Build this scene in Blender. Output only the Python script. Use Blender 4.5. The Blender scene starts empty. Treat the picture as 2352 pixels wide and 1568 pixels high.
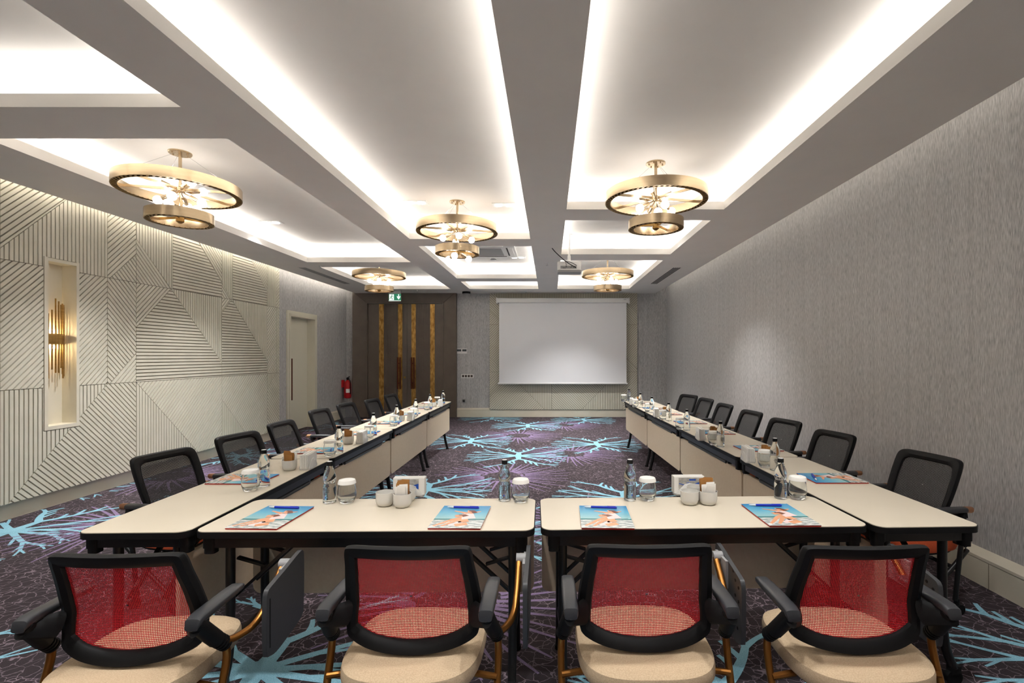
import bpy, math, random
from mathutils import Vector, Matrix
random.seed(7)
S = bpy.context.scene
PI = math.pi
cos, sin = math.cos, math.sin

# ------------------------------------------------------------------ camera, world, exposure
F, UC, VC, H = 1130.0, 1262.0, 816.5, 1.44          # focal length in px, principal point, camera height
cd = bpy.data.cameras.new('camera'); cam = bpy.data.objects.new('camera', cd)
S.collection.objects.link(cam); S.camera = cam
cam.location = (0, 0, H); cam.rotation_euler = (PI/2, 0, 0)
cd.sensor_fit = 'HORIZONTAL'; cd.sensor_width = 36.0; cd.lens = F/2352*36.0
cd.shift_x = (1176-UC)/2352; cd.shift_y = (VC-784)/2352; cd.clip_start = 0.02
W = bpy.data.worlds.new('world'); S.world = W; W.use_nodes = True
W.node_tree.nodes['Background'].inputs[0].default_value = (0.05, 0.05, 0.05, 1)
W.node_tree.nodes['Background'].inputs[1].default_value = 0.2
S.view_settings.view_transform = 'Standard'; S.view_settings.look = 'None'
S.view_settings.gamma = 1.0; S.view_settings.exposure = 1.52; S.view_settings.use_curve_mapping = False
S.cycles.max_bounces = 12; S.cycles.diffuse_bounces = 6; S.cycles.glossy_bounces = 5
S.cycles.transmission_bounces = 10; S.cycles.transparent_max_bounces = 24
S.cycles.sample_clamp_indirect = 4.0; S.cycles.use_light_tree = True

COVE_W, WASH_W, SPOT_W, BULB = 1.0, 3.2, 118.0, 4.2
WHITE = (1.0, 0.99, 0.98)

def area(name, loc, sx, sy, power, color=WHITE, rot=(0, 0, 0)):
    l = bpy.data.lights.new(name, 'AREA'); l.shape = 'RECTANGLE'; l.size = sx; l.size_y = sy
    l.energy = power; l.color = color
    o = bpy.data.objects.new(name, l); S.collection.objects.link(o)
    o.location = loc; o.rotation_euler = rot
    return o

# openings in the lowered ceiling: x0, x1, y0, y1
BACK_Y, REAR_Y, WL, WR = 11.58, -3.0, -4.78, 2.76
CZ, UZ, LIP = 2.90, 3.16, 0.08
EL, ER = -4.53, 2.49
COLS = [(-3.79, -2.165, [(-2.5, 2.89), (3.31, 7.69), (8.12, 10.79)]),
        (-1.75, -0.24, [(-2.5, 6.16), (6.57, 9.31), (9.70, 10.77)]),
        (0.17, 1.742, [(-2.5, 4.913), (5.31, 7.09), (7.535, 10.77)])]
for cx0, cx1, rows in COLS:
    for y0, y1 in rows:
        z = CZ+LIP+0.012; o = 0.09
        L = y1-y0; Wd = cx1-cx0
        area('cove_strip', (cx0-o, (y0+y1)/2, z), 0.03, L, COVE_W*L, rot=(PI, 0, 0))
        area('cove_strip', (cx1+o, (y0+y1)/2, z), 0.03, L, COVE_W*L, rot=(PI, 0, 0))
        area('cove_strip', ((cx0+cx1)/2, y0-o, z), Wd, 0.03, COVE_W*Wd, rot=(PI, 0, 0))
        area('cove_strip', ((cx0+cx1)/2, y1+o, z), Wd, 0.03, COVE_W*Wd, rot=(PI, 0, 0))
area('wall_wash_and_fill_strip', (EL+0.03, 4.3, CZ+LIP+0.02), 0.03, 14.0, WASH_W*14, rot=(0, math.radians(-115), 0))
area('wall_wash_and_fill_strip', (ER-0.03, 4.3, CZ+LIP+0.02), 0.03, 14.0, WASH_W*3, rot=(0, math.radians(115), 0))  # added weak fill strip lightening the dark right gap; no real lamp there
DOWN = [(-3.58, 6.33, 1), (-3.555, 4.82, 1), (-1.496, 5.51, 1), (-0.519, 5.60, 1), (-0.55, 8.59, 1), (1.49, 6.56, 1), (0.5, 9.86, 1),
        (-1.5, 1.2, 0), (-0.5, 1.2, 0), (0.6, 1.6, 0), (1.4, 1.6, 0), (-2.6, 1.2, 0), (-3.3, 1.2, 0), (-1.0, -0.9, 0), (0.95, -0.9, 0)]  # this row: unseen beams added as fill light, no fixtures built
for x, y, vis in DOWN:
    l = bpy.data.lights.new('downlight_and_fill_beam', 'SPOT'); l.energy = SPOT_W*(1.4 if y > 8 else 0.9 if vis else 0.29 if y > 0 else 1.15); l.spot_size = math.radians(100); l.spot_blend = 1.0
    l.color = WHITE; l.shadow_soft_size = 0.05
    o = bpy.data.objects.new('downlight_and_fill_beam', l); S.collection.objects.link(o); o.location = (x, y, UZ-0.03)

# ------------------------------------------------------------------ materials
def srgb(r, g, b):
    f = lambda c: (c/255/12.92) if c/255 <= 0.04045 else ((c/255+0.055)/1.055)**2.4
    return (f(r), f(g), f(b), 1)
def mat(name, col, rough=0.5, metal=0.0, spec=0.5, emit=None, estr=0.0, coat=0.0):
    m = bpy.data.materials.new(name); m.use_nodes = True
    b = m.node_tree.nodes['Principled BSDF']
    b.inputs['Base Color'].default_value = col; b.inputs['Roughness'].default_value = rough
    b.inputs['Metallic'].default_value = metal; b.inputs['Specular IOR Level'].default_value = spec
    b.inputs['Coat Weight'].default_value = coat
    if emit: b.inputs['Emission Color'].default_value = emit; b.inputs['Emission Strength'].default_value = estr
    return m
def nd(m, t, **kw):
    n = m.node_tree.nodes.new(t)
    for k, v in kw.items(): setattr(n, k, v)
    return n
def lk(m, a, b): m.node_tree.links.new(a, b)
def bsdf(m): return m.node_tree.nodes['Principled BSDF']
def ramp(m, fac, stops):
    r = nd(m, 'ShaderNodeValToRGB'); e = r.color_ramp.elements
    while len(e) < len(stops): e.new(0.5)
    for i, (p, c) in enumerate(stops): e[i].position = p; e[i].color = c
    lk(m, fac, r.inputs[0]); return r
def coords(m, scale, kind='Object'):
    t = nd(m, 'ShaderNodeTexCoord'); mp = nd(m, 'ShaderNodeMapping'); mp.inputs['Scale'].default_value = scale
    lk(m, t.outputs[kind], mp.inputs['Vector']); return mp.outputs[0]
def noise_mat(name, c0, c1, scale, rough=0.6, detail=3.0, bump=0.0, metal=0.0, spec=0.5, lo=0.35, hi=0.65, coat=0.0):
    m = mat(name, c0, rough, metal, spec, coat=coat)
    n = nd(m, 'ShaderNodeTexNoise'); n.inputs['Scale'].default_value = 1.0; n.inputs['Detail'].default_value = detail
    lk(m, coords(m, scale), n.inputs['Vector'])
    r = ramp(m, n.outputs[0], [(lo, c0), (hi, c1)]); lk(m, r.outputs[0], bsdf(m).inputs['Base Color'])
    if bump:
        b = nd(m, 'ShaderNodeBump'); b.inputs['Strength'].default_value = bump; b.inputs['Distance'].default_value = 0.002
        lk(m, n.outputs[0], b.inputs['Height']); lk(m, b.outputs[0], bsdf(m).inputs['Normal'])
    return m

M = {}
M['paint'] = noise_mat('ceiling_paint', srgb(234, 230, 224), srgb(237, 233, 227), (3, 3, 3), 0.8)
def wallpaper(name, sc):
    m = mat(name, (0.3, 0.3, 0.3, 1), 0.75, spec=0.25)
    n = nd(m, 'ShaderNodeTexNoise'); n.inputs['Scale'].default_value = 1; n.inputs['Detail'].default_value = 4
    lk(m, coords(m, sc), n.inputs['Vector'])
    n2 = nd(m, 'ShaderNodeTexNoise'); n2.inputs['Scale'].default_value = 1; n2.inputs['Detail'].default_value = 2
    lk(m, coords(m, (sc[0]*0.12, sc[1]*0.12, 0.25)), n2.inputs['Vector'])
    a = nd(m, 'ShaderNodeMath', operation='MULTIPLY_ADD'); lk(m, n2.outputs[0], a.inputs[0]); a.inputs[1].default_value = 0.16
    lk(m, n.outputs[0], a.inputs[2])
    r = ramp(m, a.outputs[0], [(0.36, srgb(148, 147, 147)), (0.80, srgb(212, 211, 210))])
    lk(m, r.outputs[0], bsdf(m).inputs['Base Color'])
    b = nd(m, 'ShaderNodeBump'); b.inputs['Strength'].default_value = 0.2; b.inputs['Distance'].default_value = 0.002
    lk(m, n.outputs[0], b.inputs['Height']); lk(m, b.outputs[0], bsdf(m).inputs['Normal'])
    return m
M['wallpaper_side'] = wallpaper('striated_wallpaper_side', (230, 230, 20))
M['wallpaper_back'] = wallpaper('striated_wallpaper_back', (230, 230, 20))
M['slat'] = noise_mat('cream_lacquer', srgb(208, 204, 187), srgb(214, 210, 194), (5, 5, 5), 0.5, spec=0.4)
M['slatback'] = mat('groove_shade_and_joint', srgb(120, 112, 92), 0.8)  # cream backing darkened: shade inside the grooves put into the colour
M['skirting'] = noise_mat('ivory_skirting', srgb(212, 206, 188), srgb(218, 212, 195), (4, 4, 4), 0.45)
M['doorcream'] = mat('cream_door_paint', srgb(222, 218, 200), 0.4)
M['bronze'] = noise_mat('bronze_lacquer', srgb(98, 86, 76), srgb(106, 94, 83), (4, 4, 4), 0.42)
M['bronzedark'] = mat('bronze_lacquer_dark', srgb(70, 60, 52), 0.5)
M['goldleaf'] = noise_mat('gold_leaf', srgb(150, 108, 52), srgb(206, 164, 92), (22, 22, 9), 0.42, metal=0.75, detail=5)
M['copper'] = mat('dark_copper', srgb(112, 62, 44), 0.3, 0.85)
M['brass'] = noise_mat('brushed_brass', srgb(194, 172, 140), srgb(200, 179, 148), (6, 6, 60), 0.27, metal=0.9)
M['copperend'] = mat('pale_copper', srgb(172, 124, 92), 0.35, 0.7)
M['brassdull'] = noise_mat('aged_brass', srgb(150, 118, 66), srgb(170, 136, 80), (6, 6, 60), 0.38, metal=0.85)
M['bulb'] = mat('lit_globe', (1, 1, 1, 1), 0.5, emit=(1, 0.97, 0.94, 1), estr=BULB)
M['warmbulb'] = mat('warm_lit_lamp', (1, 1, 1, 1), 0.5, emit=(1, 0.78, 0.45, 1), estr=45)
M['ledface'] = mat('lit_downlight', (1, 1, 1, 1), 0.5, emit=(1, 0.98, 0.95, 1), estr=9)
M['white'] = mat('white_plastic', srgb(232, 231, 228), 0.4)
M['grey'] = mat('grey_plastic', srgb(150, 150, 150), 0.5)
M['darkgrey'] = mat('dark_grey_plastic', srgb(60, 61, 63), 0.45)
M['black'] = mat('black_plastic', srgb(19, 19, 20), 0.55, spec=0.22)
M['blackmetal'] = mat('black_metal', srgb(27, 26, 26), 0.35, 0.3)
M['pad'] = mat('charcoal_armrest', srgb(52, 53, 56), 0.36)
M['tube'] = mat('bronze_tube', srgb(150, 100, 48), 0.3, 0.9)
M['tabletop'] = noise_mat('cream_laminate', srgb(216, 205, 184), srgb(220, 209, 189), (3, 3, 3), 0.28, spec=0.5)
M['panel'] = noise_mat('beige_laminate', srgb(212, 192, 164), srgb(216, 197, 170), (60, 60, 60), 0.5)
M['seatbeige'] = noise_mat('beige_seat_fabric', srgb(180, 157, 127), srgb(197, 174, 143), (260, 260, 260), 0.9, bump=0.2)
M['seatorange'] = noise_mat('orange_seat_fabric', srgb(196, 78, 38), srgb(214, 92, 48), (260, 260, 260), 0.9, bump=0.2)
M['ceramic'] = mat('grey_white_ceramic', srgb(216, 214, 208), 0.18)
M['paper'] = mat('white_paper', srgb(240, 238, 232), 0.8)
M['sugar'] = mat('brown_sachet_paper', srgb(168, 116, 56), 0.7)
M['screen'] = mat('white_screen_fabric', srgb(238, 238, 240), 0.75)
M['red'] = mat('red_enamel', srgb(186, 14, 22), 0.3)
M['redpages'] = mat('red_page_edge', srgb(178, 38, 26), 0.6)
M['green'] = mat('exit_green', srgb(22, 104, 76), 0.5, emit=srgb(22, 120, 84), estr=0.25)
M['exitwhite'] = mat('exit_white', srgb(235, 240, 236), 0.5, emit=srgb(235, 245, 240), estr=0.3)
M['blue'] = mat('blue_pen_plastic', srgb(16, 44, 180), 0.25)
M['logoblue'] = mat('blue_print', srgb(28, 84, 180), 0.6)
M['chrome'] = mat('chrome', srgb(200, 200, 200), 0.2, 1.0)
M['lcd'] = mat('dark_display', srgb(70, 78, 80), 0.3)
M['cardgrey'] = noise_mat('grey_print', srgb(150, 148, 142), srgb(186, 184, 178), (60, 60, 90), 0.6)
def glassmat(name, ior, col=(1, 1, 1, 1)):
    m = bpy.data.materials.new(name); m.use_nodes = True; nt = m.node_tree
    nt.nodes.remove(bsdf(m)); g = nd(m, 'ShaderNodeBsdfGlass'); g.inputs['Roughness'].default_value = 0
    g.inputs['IOR'].default_value = ior; g.inputs['Color'].default_value = col
    lk(m, g.outputs[0], nt.nodes['Material Output'].inputs[0]); return m
M['bottleglass'] = glassmat('water_filled_glass', 1.36, (0.97, 0.985, 0.985, 1))
M['glass'] = glassmat('clear_glass', 1.45, (0.99, 1, 1, 1))
def meshmat(name, col, thr):
    m = mat(name, col, 0.55); nt = m.node_tree
    t = nd(m, 'ShaderNodeTexCoord'); s = nd(m, 'ShaderNodeSeparateXYZ'); lk(m, t.outputs['Object'], s.inputs[0])
    k = 2*PI/0.0052
    cs = []
    for ax in (0, 2):
        a = nd(m, 'ShaderNodeMath', operation='MULTIPLY'); lk(m, s.outputs[ax], a.inputs[0]); a.inputs[1].default_value = k
        c = nd(m, 'ShaderNodeMath', operation='COSINE'); lk(m, a.outputs[0], c.inputs[0]); cs.append(c)
    ad = nd(m, 'ShaderNodeMath', operation='ADD'); lk(m, cs[0].outputs[0], ad.inputs[0]); lk(m, cs[1].outputs[0], ad.inputs[1])
    g = nd(m, 'ShaderNodeMath', operation='GREATER_THAN'); lk(m, ad.outputs[0], g.inputs[0]); g.inputs[1].default_value = thr
    tr = nd(m, 'ShaderNodeBsdfTransparent'); mx = nd(m, 'ShaderNodeMixShader')
    lk(m, g.outputs[0], mx.inputs[0]); lk(m, bsdf(m).outputs[0], mx.inputs[1]); lk(m, tr.outputs[0], mx.inputs[2])
    lk(m, mx.outputs[0], nt.nodes['Material Output'].inputs[0])
    return m
M['redmesh'] = meshmat('red_mesh', srgb(238, 30, 44), 0.28)
M['blackmesh'] = meshmat('black_mesh', srgb(22, 22, 24), 1.2)
# carpet
def carpet():
    m = mat('carpet_ground', srgb(70, 60, 66), 0.95, spec=0.1)
    c = coords(m, (1, 1, 1))
    n = nd(m, 'ShaderNodeTexNoise'); n.inputs['Scale'].default_value = 9; n.inputs['Detail'].default_value = 3; lk(m, c, n.inputs['Vector'])
    mx = nd(m, 'ShaderNodeMix', data_type='RGBA', blend_type='LINEAR_LIGHT'); mx.inputs[0].default_value = 0.05
    lk(m, c, mx.inputs[6]); lk(m, n.outputs[1], mx.inputs[7])
    v = nd(m, 'ShaderNodeTexVoronoi', feature='DISTANCE_TO_EDGE'); v.inputs['Scale'].default_value = 17
    lk(m, mx.outputs[2], v.inputs['Vector'])
    n2 = nd(m, 'ShaderNodeTexNoise'); n2.inputs['Scale'].default_value = 420; n2.inputs['Detail'].default_value = 2; lk(m, c, n2.inputs['Vector'])
    g = ramp(m, n2.outputs[0], [(0.3, srgb(38, 34, 36)), (0.7, srgb(76, 68, 72))])
    lr = ramp(m, v.outputs[0], [(0.014, (1, 1, 1, 1)), (0.038, (0, 0, 0, 1))])
    n3 = nd(m, 'ShaderNodeTexNoise'); n3.inputs['Scale'].default_value = 6; lk(m, c, n3.inputs['Vector'])
    r3 = ramp(m, n3.outputs[0], [(0.35, (0.35, 0.35, 0.35, 1)), (0.65, (0.95, 0.95, 0.95, 1))])
    ml = nd(m, 'ShaderNodeMath', operation='MULTIPLY'); lk(m, lr.outputs[0], ml.inputs[0]); lk(m, r3.outputs[0], ml.inputs[1])
    fm = nd(m, 'ShaderNodeMix', data_type='RGBA'); lk(m, ml.outputs[0], fm.inputs[0])
    lk(m, g.outputs[0], fm.inputs[6]); fm.inputs[7].default_value = srgb(146, 130, 140)
    lk(m, fm.outputs[2], bsdf(m).inputs['Base Color'])
    b = nd(m, 'ShaderNodeBump'); b.inputs['Strength'].default_value = 0.3; b.inputs['Distance'].default_value = 0.003
    lk(m, n2.outputs[0], b.inputs['Height']); lk(m, b.outputs[0], bsdf(m).inputs['Normal'])
    return m
M['carpet'] = carpet()
M['coral'] = noise_mat('carpet_blue', srgb(108, 162, 184), srgb(160, 205, 220), (300, 300, 300), 0.95, spec=0.1, lo=0.3, hi=0.7)
M['burst'] = noise_mat('carpet_lilac', srgb(112, 96, 126), srgb(146, 128, 160), (300, 300, 300), 0.95, spec=0.1, lo=0.3, hi=0.7)
# brochure cover prints
def cover():
    m = mat('printed_cover', (0.1, 0.5, 0.8, 1), 0.25)
    t = nd(m, 'ShaderNodeTexCoord'); s = nd(m, 'ShaderNodeSeparateXYZ'); lk(m, t.outputs['Object'], s.inputs[0])
    n = nd(m, 'ShaderNodeTexNoise'); n.inputs['Scale'].default_value = 1; n.inputs['Detail'].default_value = 4; lk(m, coords(m, (25, 110, 1)), n.inputs['Vector'])
    a = nd(m, 'ShaderNodeMath', operation='MULTIPLY_ADD'); lk(m, s.outputs[1], a.inputs[0]); a.inputs[1].default_value = 1/0.298; a.inputs[2].default_value = 0.5
    base = ramp(m, a.outputs[0], [(0.0, srgb(222, 214, 204)), (0.10, srgb(206, 208, 204)), (0.33, srgb(196, 206, 200)), (0.345, srgb(44, 122, 124)), (0.385, srgb(38, 112, 120)),
                                  (0.395, srgb(150, 196, 198)), (0.66, srgb(96, 176, 204)), (1.0, srgb(20, 128, 190))])
    r2 = ramp(m, n.outputs[0], [(0.47, srgb(120, 136, 136)), (0.55, srgb(240, 240, 236))])
    lt = nd(m, 'ShaderNodeMath', operation='LESS_THAN'); lk(m, a.outputs[0], lt.inputs[0]); lt.inputs[1].default_value = 0.335
    gm = nd(m, 'ShaderNodeMath', operation='MULTIPLY'); lk(m, lt.outputs[0], gm.inputs[0]); gm.inputs[1].default_value = 0.75
    mx = nd(m, 'ShaderNodeMix', data_type='RGBA'); lk(m, gm.outputs[0], mx.inputs[0]); lk(m, base.outputs[0], mx.inputs[6]); lk(m, r2.outputs[0], mx.inputs[7])
    lk(m, mx.outputs[2], bsdf(m).inputs['Base Color']); return m
M['cover'] = cover()
M['skin'] = mat('printed_skin', srgb(226, 160, 118), 0.3)
M['dress'] = mat('printed_pale_dress', srgb(240, 214, 212), 0.3)
M['hair'] = mat('printed_hair', srgb(120, 66, 42), 0.3)

# ------------------------------------------------------------------ mesh builder
class MB:
    def __init__(s): s.v = []; s.f = []; s.mi = []
    def add(s, vs, fs, mi=0):
        o = len(s.v); s.v += [tuple(p) for p in vs]
        for f in fs: s.f.append([i+o for i in f]); s.mi.append(mi)
    def box(s, x0, x1, y0, y1, z0, z1, mi=0):
        s.add([(x0, y0, z0), (x1, y0, z0), (x1, y1, z0), (x0, y1, z0), (x0, y0, z1), (x1, y0, z1), (x1, y1, z1), (x0, y1, z1)],
              [(3, 2, 1, 0), (4, 5, 6, 7), (0, 1, 5, 4), (1, 2, 6, 5), (2, 3, 7, 6), (3, 0, 4, 7)], mi)
    def prism(s, poly, z0, z1, mi=0, tf=None):
        n = len(poly); vs = [(x, y, z0) for x, y in poly]+[(x, y, z1) for x, y in poly]
        if tf: vs = [tf(*p) for p in vs]
        s.add(vs, [list(range(n))[::-1], list(range(n, 2*n))]+[(i, (i+1) % n, n+(i+1) % n, n+i) for i in range(n)], mi)
    def flat(s, poly, z, mi=0):
        s.add([(x, y, z) for x, y in poly], [list(range(len(poly)))], mi)
    def loft(s, rings, mi=0, cap=True):
        n = len(rings[0]); vs = [p for r in rings for p in r]; fs = []
        for k in range(len(rings)-1):
            for i in range(n): fs.append((k*n+i, k*n+(i+1) % n, (k+1)*n+(i+1) % n, (k+1)*n+i))
        if cap: fs.append(list(range(n))[::-1]); fs.append([(len(rings)-1)*n+i for i in range(n)])
        s.add(vs, fs, mi)
    def lathe(s, prof, n=24, c=(0, 0, 0), mi=0, cap=True):
        s.loft([[(c[0]+r*cos(2*PI*i/n), c[1]+r*sin(2*PI*i/n), c[2]+z) for i in range(n)] for r, z in prof], mi, cap)
    def tube(s, pts, r, n=10, mi=0, smooth=0):
        P = [Vector(p) for p in pts]
        for _ in range(smooth):
            Q = [P[0]]
            for a, b in zip(P, P[1:]): Q += [a.lerp(b, 0.25), a.lerp(b, 0.75)]
            P = Q+[P[-1]]
        rr = r if isinstance(r, (list, tuple)) else [r]*len(P)
        if len(rr) != len(P): rr = [rr[0]+(rr[-1]-rr[0])*i/(len(P)-1) for i in range(len(P))]
        t0 = (P[1]-P[0]).normalized()
        up = Vector((0, 0, 1)) if abs(t0.z) < 0.9 else Vector((1, 0, 0))
        a = t0.cross(up).normalized(); rings = []
        for i, p in enumerate(P):
            t = (P[min(i+1, len(P)-1)]-P[max(i-1, 0)]).normalized()
            a = (a-t*a.dot(t)).normalized(); b = t.cross(a)
            rings.append([tuple(p+a*rr[i]*cos(2*PI*k/n)+b*rr[i]*sin(2*PI*k/n)) for k in range(n)])
        s.loft(rings, mi)
    def bar(s, p, q, w, h, mi=0):
        p, q = Vector(p), Vector(q); t = (q-p).normalized()
        up = Vector((0, 0, 1)) if abs(t.z) < 0.95 else Vector((0, 1, 0))
        a = t.cross(up).normalized(); b = a.cross(t)
        s.loft([[tuple(c+a*w*i+b*h*j) for i, j in ((-.5, -.5), (.5, -.5), (.5, .5), (-.5, .5))] for c in (p, q)], mi)
    def sphere(s, c, r, n=14, m=8, mi=0):
        s.lathe([(r*sin(PI*(k+0.001)/(m)) if 0 < k < m else r*0.02, -r*cos(PI*k/m)) for k in range(m+1)], n, c, mi)
    def build(s, name, mats, parent=None, smooth=True, loc=None, rz=None):
        me = bpy.data.meshes.new(name); me.from_pydata(s.v, [], s.f)
        for m in (mats if isinstance(mats, (list, tuple)) else [mats]): me.materials.append(m)
        me.polygons.foreach_set('material_index', s.mi)
        me.update()
        if smooth:
            me.polygons.foreach_set('use_smooth', [True]*len(me.polygons)); me.set_sharp_from_angle(angle=math.radians(32))
        o = bpy.data.objects.new(name, me); S.collection.objects.link(o)
        if parent: o.parent = parent
        if loc: o.location = loc
        if rz is not None: o.rotation_euler = (0, 0, rz)
        return o
def rrect(w, d, r, n=5, cx=0, cy=0):
    p = []
    for sx, sy, a0 in ((1, 1, 0), (-1, 1, 90), (-1, -1, 180), (1, -1, 270)):
        for k in range(n+1):
            a = math.radians(a0+90*k/n); p.append((cx+sx*(w/2-r)+r*cos(a), cy+sy*(d/2-r)+r*sin(a)))
    return p
def sup(a, b, e, n=40, cx=0, cy=0):
    out = []
    for k in range(n):
        t = 2*PI*k/n; c, q = cos(t), sin(t)
        out.append((cx+a*math.copysign(abs(c)**(2/e), c), cy+b*math.copysign(abs(q)**(2/e), q)))
    return out
def thing(name, label, cat, loc=(0, 0, 0), rz=0, group=None):
    o = bpy.data.objects.new(name, None); S.collection.objects.link(o); o.empty_display_size = 0.1
    o.location = loc; o.rotation_euler = (0, 0, rz); return tag(o, label, cat, group)
def tag(o, label, cat, group=None):
    o['label'] = label; o['category'] = cat
    if group: o['group'] = group
    return o
def struct(o): o['kind'] = 'structure'; return o
KIDS = {}
def tree(root): 
    KIDS[root.name] = True
    return root
def dup(root, loc, rz, label, group=None):
    r = root.copy(); S.collection.objects.link(r); r.location = loc; r.rotation_euler = (0, 0, rz); r['label'] = label
    if group: r['group'] = group
    for ch in [o for o in ALLP() if o.parent == root]:
        c = ch.copy(); S.collection.objects.link(c); c.parent = r
        for g in [o for o in ALLP() if o.parent == ch]:
            d = g.copy(); S.collection.objects.link(d); d.parent = c
    return r
def ALLP(): return list(S.collection.objects)
def dupall(root, places):
    """places: list of (loc, rz, label); first one moves root itself"""
    ch = [o for o in S.collection.objects if o.parent == root]
    sub = {c.name: [o for o in S.collection.objects if o.parent == c] for c in ch}
    out = []
    for i, (loc, rz, label) in enumerate(places):
        if i == 0:
            r = root
        else:
            r = root.copy(); S.collection.objects.link(r)
            for c0 in ch:
                c = c0.copy(); S.collection.objects.link(c); c.parent = r
                for g in sub[c0.name]:
                    d = g.copy(); S.collection.objects.link(d); d.parent = c
        r.location = loc; r.rotation_euler = (0, 0, rz); r['label'] = label; out.append(r)
    return out
def at(u, v, z):
    """picture point -> world point on the horizontal plane at height z"""
    s = (H-z)/(v-VC); return ((u-UC)*s, F*s)
TZ = 0.725
ORD7 = ['nearest', 'second nearest', 'third nearest', 'middle', 'third farthest', 'second farthest', 'farthest']

# ------------------------------------------------------------------ floor
RIB = [0]
def ribbon(b, pts, w0, w1, mi, z):
    if b is fl: RIB[0] += 1; z += (RIB[0] % 61)*3e-5
    n = len(pts); L = []
    for i, p in enumerate(pts):
        a = pts[max(i-1, 0)]; c = pts[min(i+1, n-1)]
        dx, dy = c[0]-a[0], c[1]-a[1]; l = math.hypot(dx, dy) or 1
        w = (w0+(w1-w0)*i/(n-1))/2; L.append(((p[0]-dy/l*w, p[1]+dx/l*w), (p[0]+dy/l*w, p[1]-dx/l*w)))
    vs = []; 
    for l, r in L: vs += [(l[0], l[1], z), (r[0], r[1], z)]
    b.add(vs, [(2*i, 2*i+1, 2*i+3, 2*i+2) for i in range(n-1)], mi)
fl = MB()
fl.box(-5.1, 3.05, REAR_Y-0.3, 11.9, -0.1, 0.0, 0)
fx0, fx1, fy0, fy1 = WL+0.03, WR-0.06, -0.6, BACK_Y-0.06
def coral(cx, cy, seed):
    rnd = random.Random(seed); z = 0.0012
    def arc(x, y, a, L, bend, n=6):
        pts = [(x, y)]
        for k in range(n):
            aa = a+bend*(k+1)/n; x += cos(aa)*L/n; y += sin(aa)*L/n; pts.append((x, y))
        return pts, a+bend
    def put(pts, w0, w1):
        if all(fx0 < p[0] < fx1 and fy0 < p[1] < fy1 for p in pts): ribbon(fl, pts, w0, w1, 1, z)
        else:
            q = []
            for p in pts:
                if fx0 < p[0] < fx1 and fy0 < p[1] < fy1: q.append(p)
                else: break
            if len(q) > 1: ribbon(fl, q, w0, w0+(w1-w0)*len(q)/len(pts), 1, z)
    def arm(x, y, a, L, w, bend, depth):
        pts, a1 = arc(x, y, a, L, bend); put(pts, w, w*0.72)
        ex, ey = pts[-1]
        if depth == 0: return
        for s in (-1, 1):
            arm(ex, ey, a1+s*rnd.uniform(0.16, 0.34), L*rnd.uniform(0.48, 0.66), w*0.62, s*rnd.uniform(-0.12, 0.1), depth-1)
        if rnd.random() < 0.7:
            m = pts[3]; s = rnd.choice((-1, 1)); arm(m[0], m[1], a+s*rnd.uniform(0.25, 0.45), L*0.55, w*0.55, -s*0.1, max(depth-2, 0))
    bl = [(cx+(0.062+0.015*sin(3*t))*cos(t), cy+(0.09+0.03*cos(2*t))*sin(t)) for t in [2*PI*k/20 for k in range(20)]]
    if all(fx0 < p[0] < fx1 and fy0 < p[1] < fy1 for p in bl): fl.flat(bl, z+0.0021, 1)
    for sgn in (0, 1):
        for a in (-36, -13, 8, 31):
            ang = math.radians(a+180*sgn+rnd.uniform(-3, 3))
            arm(cx+0.04*cos(ang), cy+0.04*sin(ang), ang, rnd.uniform(0.34, 0.42), 0.048, rnd.uniform(-0.08, 0.08), 2)
        t0 = math.radians(90+180*sgn+rnd.uniform(-6, 6)); L = 0.22
        pts, a1 = arc(cx, cy, t0, L, 0.05, 4); put(pts, 0.095, 0.065); ex, ey = pts[-1]
        for s in (-1, 1):
            p2, a2 = arc(ex, ey, a1+s*0.85, 0.34, -s*0.35, 6); put(p2, 0.056, 0.036)
            for k in (2, 4, 6):
                q = p2[k]; tw, _ = arc(q[0], q[1], t0+s*rnd.uniform(-0.25, 0.25), rnd.uniform(0.13, 0.2), s*rnd.uniform(-0.5, 0.5), 4); put(tw, 0.036, 0.022)
            arm(p2[-1][0], p2[-1][1], a2+s*0.3, 0.18, 0.034, s*0.2, 2)
def burst(cx, cy, seed):
    rnd = random.Random(seed); z = 0.0004
    n = 40
    for k in range(n):
        a = 2*PI*k/n+rnd.uniform(-0.03, 0.03)
        r0 = 0.25+0.03*sin(5*a); r1 = rnd.uniform(0.62, 0.84)
        pts = [(cx+r*cos(a+0.1*(r-r0)), cy+r*sin(a+0.1*(r-r0))) for r in [r0+(r1-r0)*i/4 for i in range(5)]]
        if all(fx0 < p[0] < fx1 and fy0 < p[1] < fy1 for p in pts): ribbon(fl, pts, 0.034, 0.012, 2, z)
    for k in range(10):
        a = 2*PI*k/10
        arcp = [(cx+(0.25-0.02*sin(PI*i/6))*cos(a+0.42*i/6), cy+(0.25-0.02*sin(PI*i/6))*sin(a+0.42*i/6)) for i in range(7)]
        if all(fx0 < p[0] < fx1 and fy0 < p[1] < fy1 for p in arcp): ribbon(fl, arcp, 0.035, 0.035, 2, z)
PX, PY = 3.97, 3.03
for i in range(-2, 2):
    for j in range(-1, 5):
        for (x, y) in ((-1.33, 2.25), (-0.45, 4.04), (0.77, 1.93)):
            X, Y = x+PX*i, y+PY*(j-(1 if j < 0 else 0)) if False else y+PY*j
            if fx0-0.6 < X < fx1+0.6 and -0.5 < Y < 12: coral(X, Y, 11)
        for (x, y) in ((-0.56, 2.88), (0.30, 1.24)):
            X, Y = x+PX*i, y+2.99*j
            if fx0-0.6 < X < fx1+0.6 and -0.5 < Y < 12: burst(X, Y, 5)
struct(fl.build('floor', [M['carpet'], M['coral'], M['burst']], smooth=False))

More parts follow.
